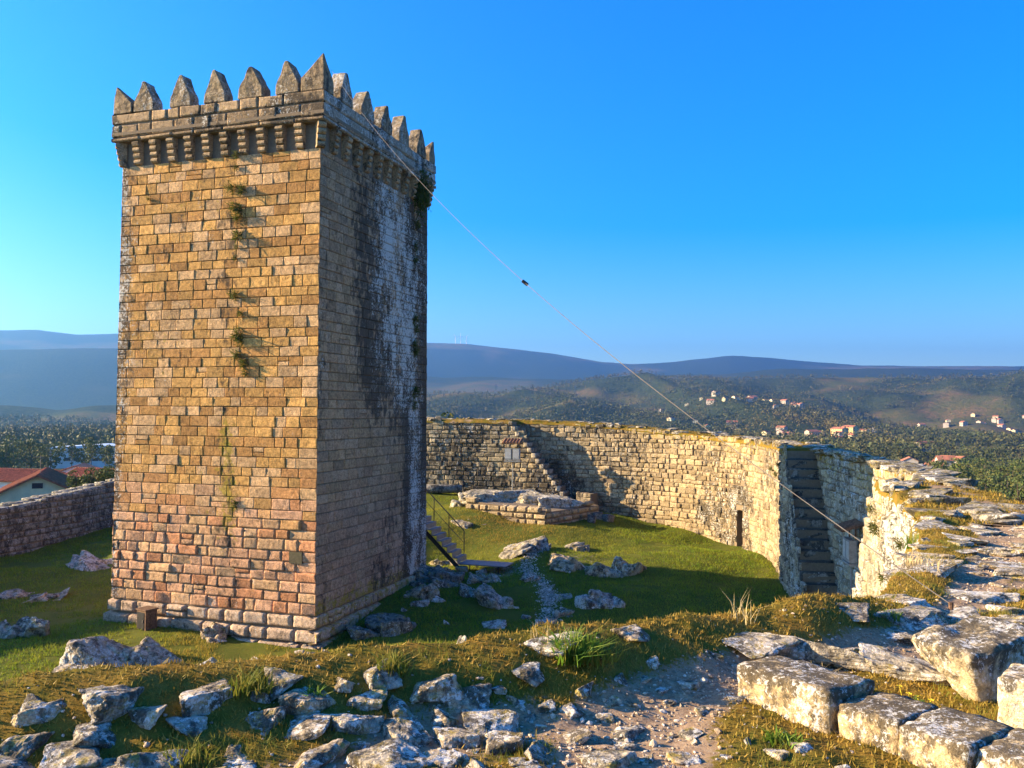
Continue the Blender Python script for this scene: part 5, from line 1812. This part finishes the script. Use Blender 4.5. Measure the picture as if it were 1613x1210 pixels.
for i, (px, py, D) in enumerate(((676, 655, 70), (690, 658, 68), (720, 657, 72))):
    q = W(px, py, D=D)
    tree(q.x, q.y, 6, i, M['pine'], 'treetop showing just above the far wall next to the keep', 'treetops above the far wall', zz=q.z - 6.0)
# bare russet bush below the wall
for i, (px, py, D, h) in enumerate(((1560, 770, 60, 3.2), (1590, 780, 48, 2.6))):
    q = W(px, py, D=D)
    t = thing('bare_bush', ('bare russet bush behind the curving wall', 'smaller leafless bush behind the pale stones')[i], 'bush', (q.x, q.y, q.z - h))
    r = np.random.default_rng(300 + i)
    o = MB()
    for k in range(90):
        a, el = r.uniform(0, 6.28), r.uniform(.5, 1.5)
        d = Vector((math.cos(a) * math.cos(el), math.sin(a) * math.cos(el), math.sin(el)))
        m = d * h * r.uniform(.4, .6)
        e = m + (d + Vector(r.normal(0, .4, 3))).normalized() * h * r.uniform(.3, .6)
        o.tube((0, 0, 0), m, .014, .009, 4); o.tube(m, e, .009, .003, 3)
        for w in range(3):
            f = m.lerp(e, r.uniform(.2, .9)); o.tube(f, f + Vector(r.normal(0, .22, 3)) + Vector((0, 0, .15)), .005, .002, 3)
    o.build('twigs', M['russet'], t)

# far woods: leaf-clump trees, too many and too far to count
def forest(name, n, pxr, dr, hr, label, seed, nl=26, mask=True, leaf=.16):
    r = np.random.default_rng(seed)
    px = r.uniform(*pxr, n)
    D = np.sqrt(r.uniform(dr[0] ** 2, dr[1] ** 2, n)) if dr[1] / dr[0] < 3 else dr[0] * (dr[1] / dr[0]) ** (r.random(n) ** .75)
    x, y = (px - 806.5) / FPX * D, D
    k = np.ones(n, bool)
    if mask: k = r.random(n) < wood_mask(x, y) * .97 + .03
    for (vx, vy, vr) in VILL:
        k &= (x - vx) ** 2 + (y - vy) ** 2 > vr * vr * r.uniform(.3, 1.2, n)
    x, y = x[k], y[k]
    n = len(x)
    z = terr_z(x, y)
    T = [crown_mesh('t', nl, seed + 10 + i, i in (2,), leaf) for i in range(6)]
    ti = r.integers(0, 6, n)
    TV = np.stack([t[0] for t in T])[ti]
    h = r.uniform(*hr, n)
    an = r.uniform(0, 6.28, n)
    ca_, sa = np.cos(an), np.sin(an)
    Vx = TV[..., 0] * ca_[:, None] - TV[..., 1] * sa[:, None]
    Vy = TV[..., 0] * sa[:, None] + TV[..., 1] * ca_[:, None]
    w = h * r.uniform(.8, 1.2, n)
    V = np.stack([Vx * w[:, None] + x[:, None], Vy * w[:, None] + y[:, None], (TV[..., 2] - .12) * h[:, None] + z[:, None]], -1)
    tn = np.repeat(np.clip(r.normal(.04, .07, n) + .30 * np.maximum(0, fbm2(x / 160., y / 160., 3, 43)), 0, .7), nl * 4)
    o = link(name, npmesh(name, V.reshape(-1, 3), np.arange(n * nl * 4).reshape(-1, 4), {'tint': tn}, smooth=False), M['wood'])
    return tag(o, label, None, None, 'stuff')
VILL = []
clusters = [(1190, 1450, 11, 60), (1265, 1330, 5, 35), (1090, 1150, 5, 45), (1240, 1020, 10, 55), (1300, 960, 6, 36), (1450, 480, 8, 30), (1560, 1500, 15, 90), (1480, 1300, 4, 50), (1060, 1600, 3, 50), (1400, 1000, 3, 40), (1430, 700, 3, 26)]
for px, D, n, rad in clusters:
    VILL.append(((px - 806.5) / FPX * D, D, rad))
forest('far_wood', 17000, (640, 1800), (520, 2500), (8, 15), 'mixed wood covering the far hillside', 900, 22, True, .105)
forest('far_wood', 2600, (1150, 1800), (420, 900), (8, 14), 'dark pine wood on the valley floor', 940, 64, True, .06)
forest('far_wood', 2600, (-250, 330), (330, 1350), (8, 14), 'hazy wood left of the keep', 980, 40, False, .09)

# ------------------------------------------------------------------ villages, pylons, turbines
def cottage(w, l, h, rh, wall, roof):
    a = MB(); a.extrude([(-w / 2, -2), (w / 2, -2), (w / 2, h), (0, h + rh), (-w / 2, h)], (0, -l / 2, 0), (1, 0, 0), (0, 0, 1), (0, l, 0))
    am = a.mesh('wall'); am.materials.append(wall)
    b = MB()
    for s in (-1, 1):
        b.add([(0, -l / 2 - .4, h + rh + .2), (0, l / 2 + .4, h + rh + .2), (s * (w / 2 + .5), l / 2 + .4, h - .1), (s * (w / 2 + .5), -l / 2 - .4, h - .1),
               (0, -l / 2 - .4, h + rh + .0), (0, l / 2 + .4, h + rh + .0), (s * (w / 2 + .5), l / 2 + .4, h - .3), (s * (w / 2 + .5), -l / 2 - .4, h - .3)],
              [(0, 1, 2, 3), (4, 5, 6, 7), (0, 1, 5, 4), (1, 2, 6, 5), (2, 3, 7, 6), (3, 0, 4, 7)])
    bm_ = b.mesh('roof'); bm_.materials.append(roof)
    c = MB()
    for y in np.arange(-l / 2 + 1.6, l / 2 - 1, 2.6):
        for z in np.arange(1.4, h - .8, 2.6):
            for s in (-1, 1): c.box((s * w / 2, y, z), (.12, 1.0, 1.2))
    for x in (-w / 4, w / 4):
        for z in np.arange(1.4, h - .8, 2.6): c.box((x, -l / 2, z), (1.0, .12, 1.2))
    cm = c.mesh('window'); cm.materials.append(M['window'])
    return am, bm_, cm
COT = [cottage(8, 11, 5.5, 1.8, M['far_white'], M['far_tile']), cottage(7, 9, 3.4, 1.6, M['cream'], M['far_tile']), cottage(9, 14, 6.0, 2.0, M['far_white'], M['far_tile']), cottage(10, 16, 8, 1.8, M['ochre_wall'], M['far_tile'])]
WHERE = ['village on the far slope', 'hamlet under the ridge', 'hamlet in the wooded hollow', 'village on the valley floor', 'lane of the valley floor', 'lane below the curving wall', 'big village on the right hillside', 'terraces below the big village', 'edge of the far wood', 'fields of the valley', 'trees of the near valley']
for (px, D, n, rad), wh in zip(clusters, WHERE):
    cx = (px - 806.5) / FPX * D
    for k in range(n):
        a, d = rr.uniform(0, 6.28), rad * math.sqrt(rr.random())
        x, y = cx + d * math.cos(a) * 1.5, D + d * math.sin(a)
        v = rr.choice((0, 0, 1, 1, 2))
        t = thing('village_house', 'pale house with clay tiled roof in the %s' % wh, 'house', (x, y, tz(x, y)), 'houses of the ' + wh, rr.uniform(0, 3.14))
        for nm, me in zip(('wall', 'roof', 'windows'), COT[v]): tag(link(nm, me, None, t), kind='stuff' if nm == 'windows' else None)
for i, (px, D) in enumerate(((1322, 985), (1339, 1000))):
    x = (px - 806.5) / FPX * D
    t = thing('apartment_block', 'tall ochre block of flats standing out in the valley village', 'house', (x, D, tz(x, D) + 1), 'ochre blocks of the valley', .5)
    for nm, me in zip(('wall', 'roof', 'windows'), COT[3]): tag(link(nm, me, None, t), kind='stuff' if nm == 'windows' else None)
def turbine(px, D, i):
    x = (px - 806.5) / FPX * D
    t = thing('wind_turbine', ('white wind turbine on the hazy mountain beyond the red roofs' if i < 5 else 'white wind turbine of the trio on the mountain above the far wall'), 'turbine', (x, D, tz(x, D) - 6), ('turbines beyond the roofs' if i < 5 else 'turbines above the far wall'))
    o = MB(); o.tube((0, 0, 0), (0, 0, 58), 1.9, 1.2, 8); o.build('mast', M['turbine'], t)
    o = MB(); o.box((0, 0, 59), (3, 7, 3)); o.build('nacelle', M['turbine'], t)
    for k in range(3):
        an = i * .7 + k * 2.094
        o = MB(); o.tube((0, -4, 59), (28 * math.sin(an), -4, 59 + 28 * math.cos(an)), 1.5, .4, 5); o.build('blade', M['turbine'], t)
for i, px in enumerate((4, 23, 47, 111, 169, 717, 725, 734)):
    turbine(px, 6350, i)
for i, (px, D) in enumerate(((781, 2150), (906, 1900))):
    x = (px - 806.5) / FPX * D
    t = thing('power_pylon', ('lattice power pylon on the shaded hillside', 'lattice power pylon on the sunlit hillside spur')[i], 'pylon', (x, D, tz(x, D)))
    o = MB()
    for a, c in ((-1, -1), (1, -1), (1, 1), (-1, 1)): o.tube((a * 3, c * 3, 0), (a * .5, c * .5, 30), .35, .25, 4)
    for z in (6, 12, 18, 24):
        q = 3 - 2.5 * z / 30
        for a, c in ((-1, 1), (1, -1)): o.tube((a * q, -q, z - 3), (c * q, -q, z + 3), .2, n=4)
    o.build('mast', M['box_grey'], t)
    for z in (22, 26, 30):
        o = MB(); o.tube((-5, 0, z), (5, 0, z), .3, n=4); o.build('arm', M['box_grey'], t)

# ------------------------------------------------------------------ haze
b = MB()
b.box((-500, 3500, 285), (26000, 11000, 790))
hz_ = b.mesh('haze')
hm = bpy.data.materials.new('haze')
hm.use_nodes = True
nt = hm.node_tree
for n_ in list(nt.nodes): nt.nodes.remove(n_)
ho = nt.nodes.new('ShaderNodeOutputMaterial')
hv = nt.nodes.new('ShaderNodeVolumePrincipled')
hv.inputs['Color'].default_value = (.16, .46, 1.0, 1)
hv.inputs['Density'].default_value = 1.5e-4
hv.inputs['Anisotropy'].default_value = 0.62
nt.links.new(hv.outputs[0], ho.inputs['Volume'])
ho_ = link('haze', hz_, hm)
tag(ho_, 'thin blue haze filling the valley air', None, None, 'stuff')
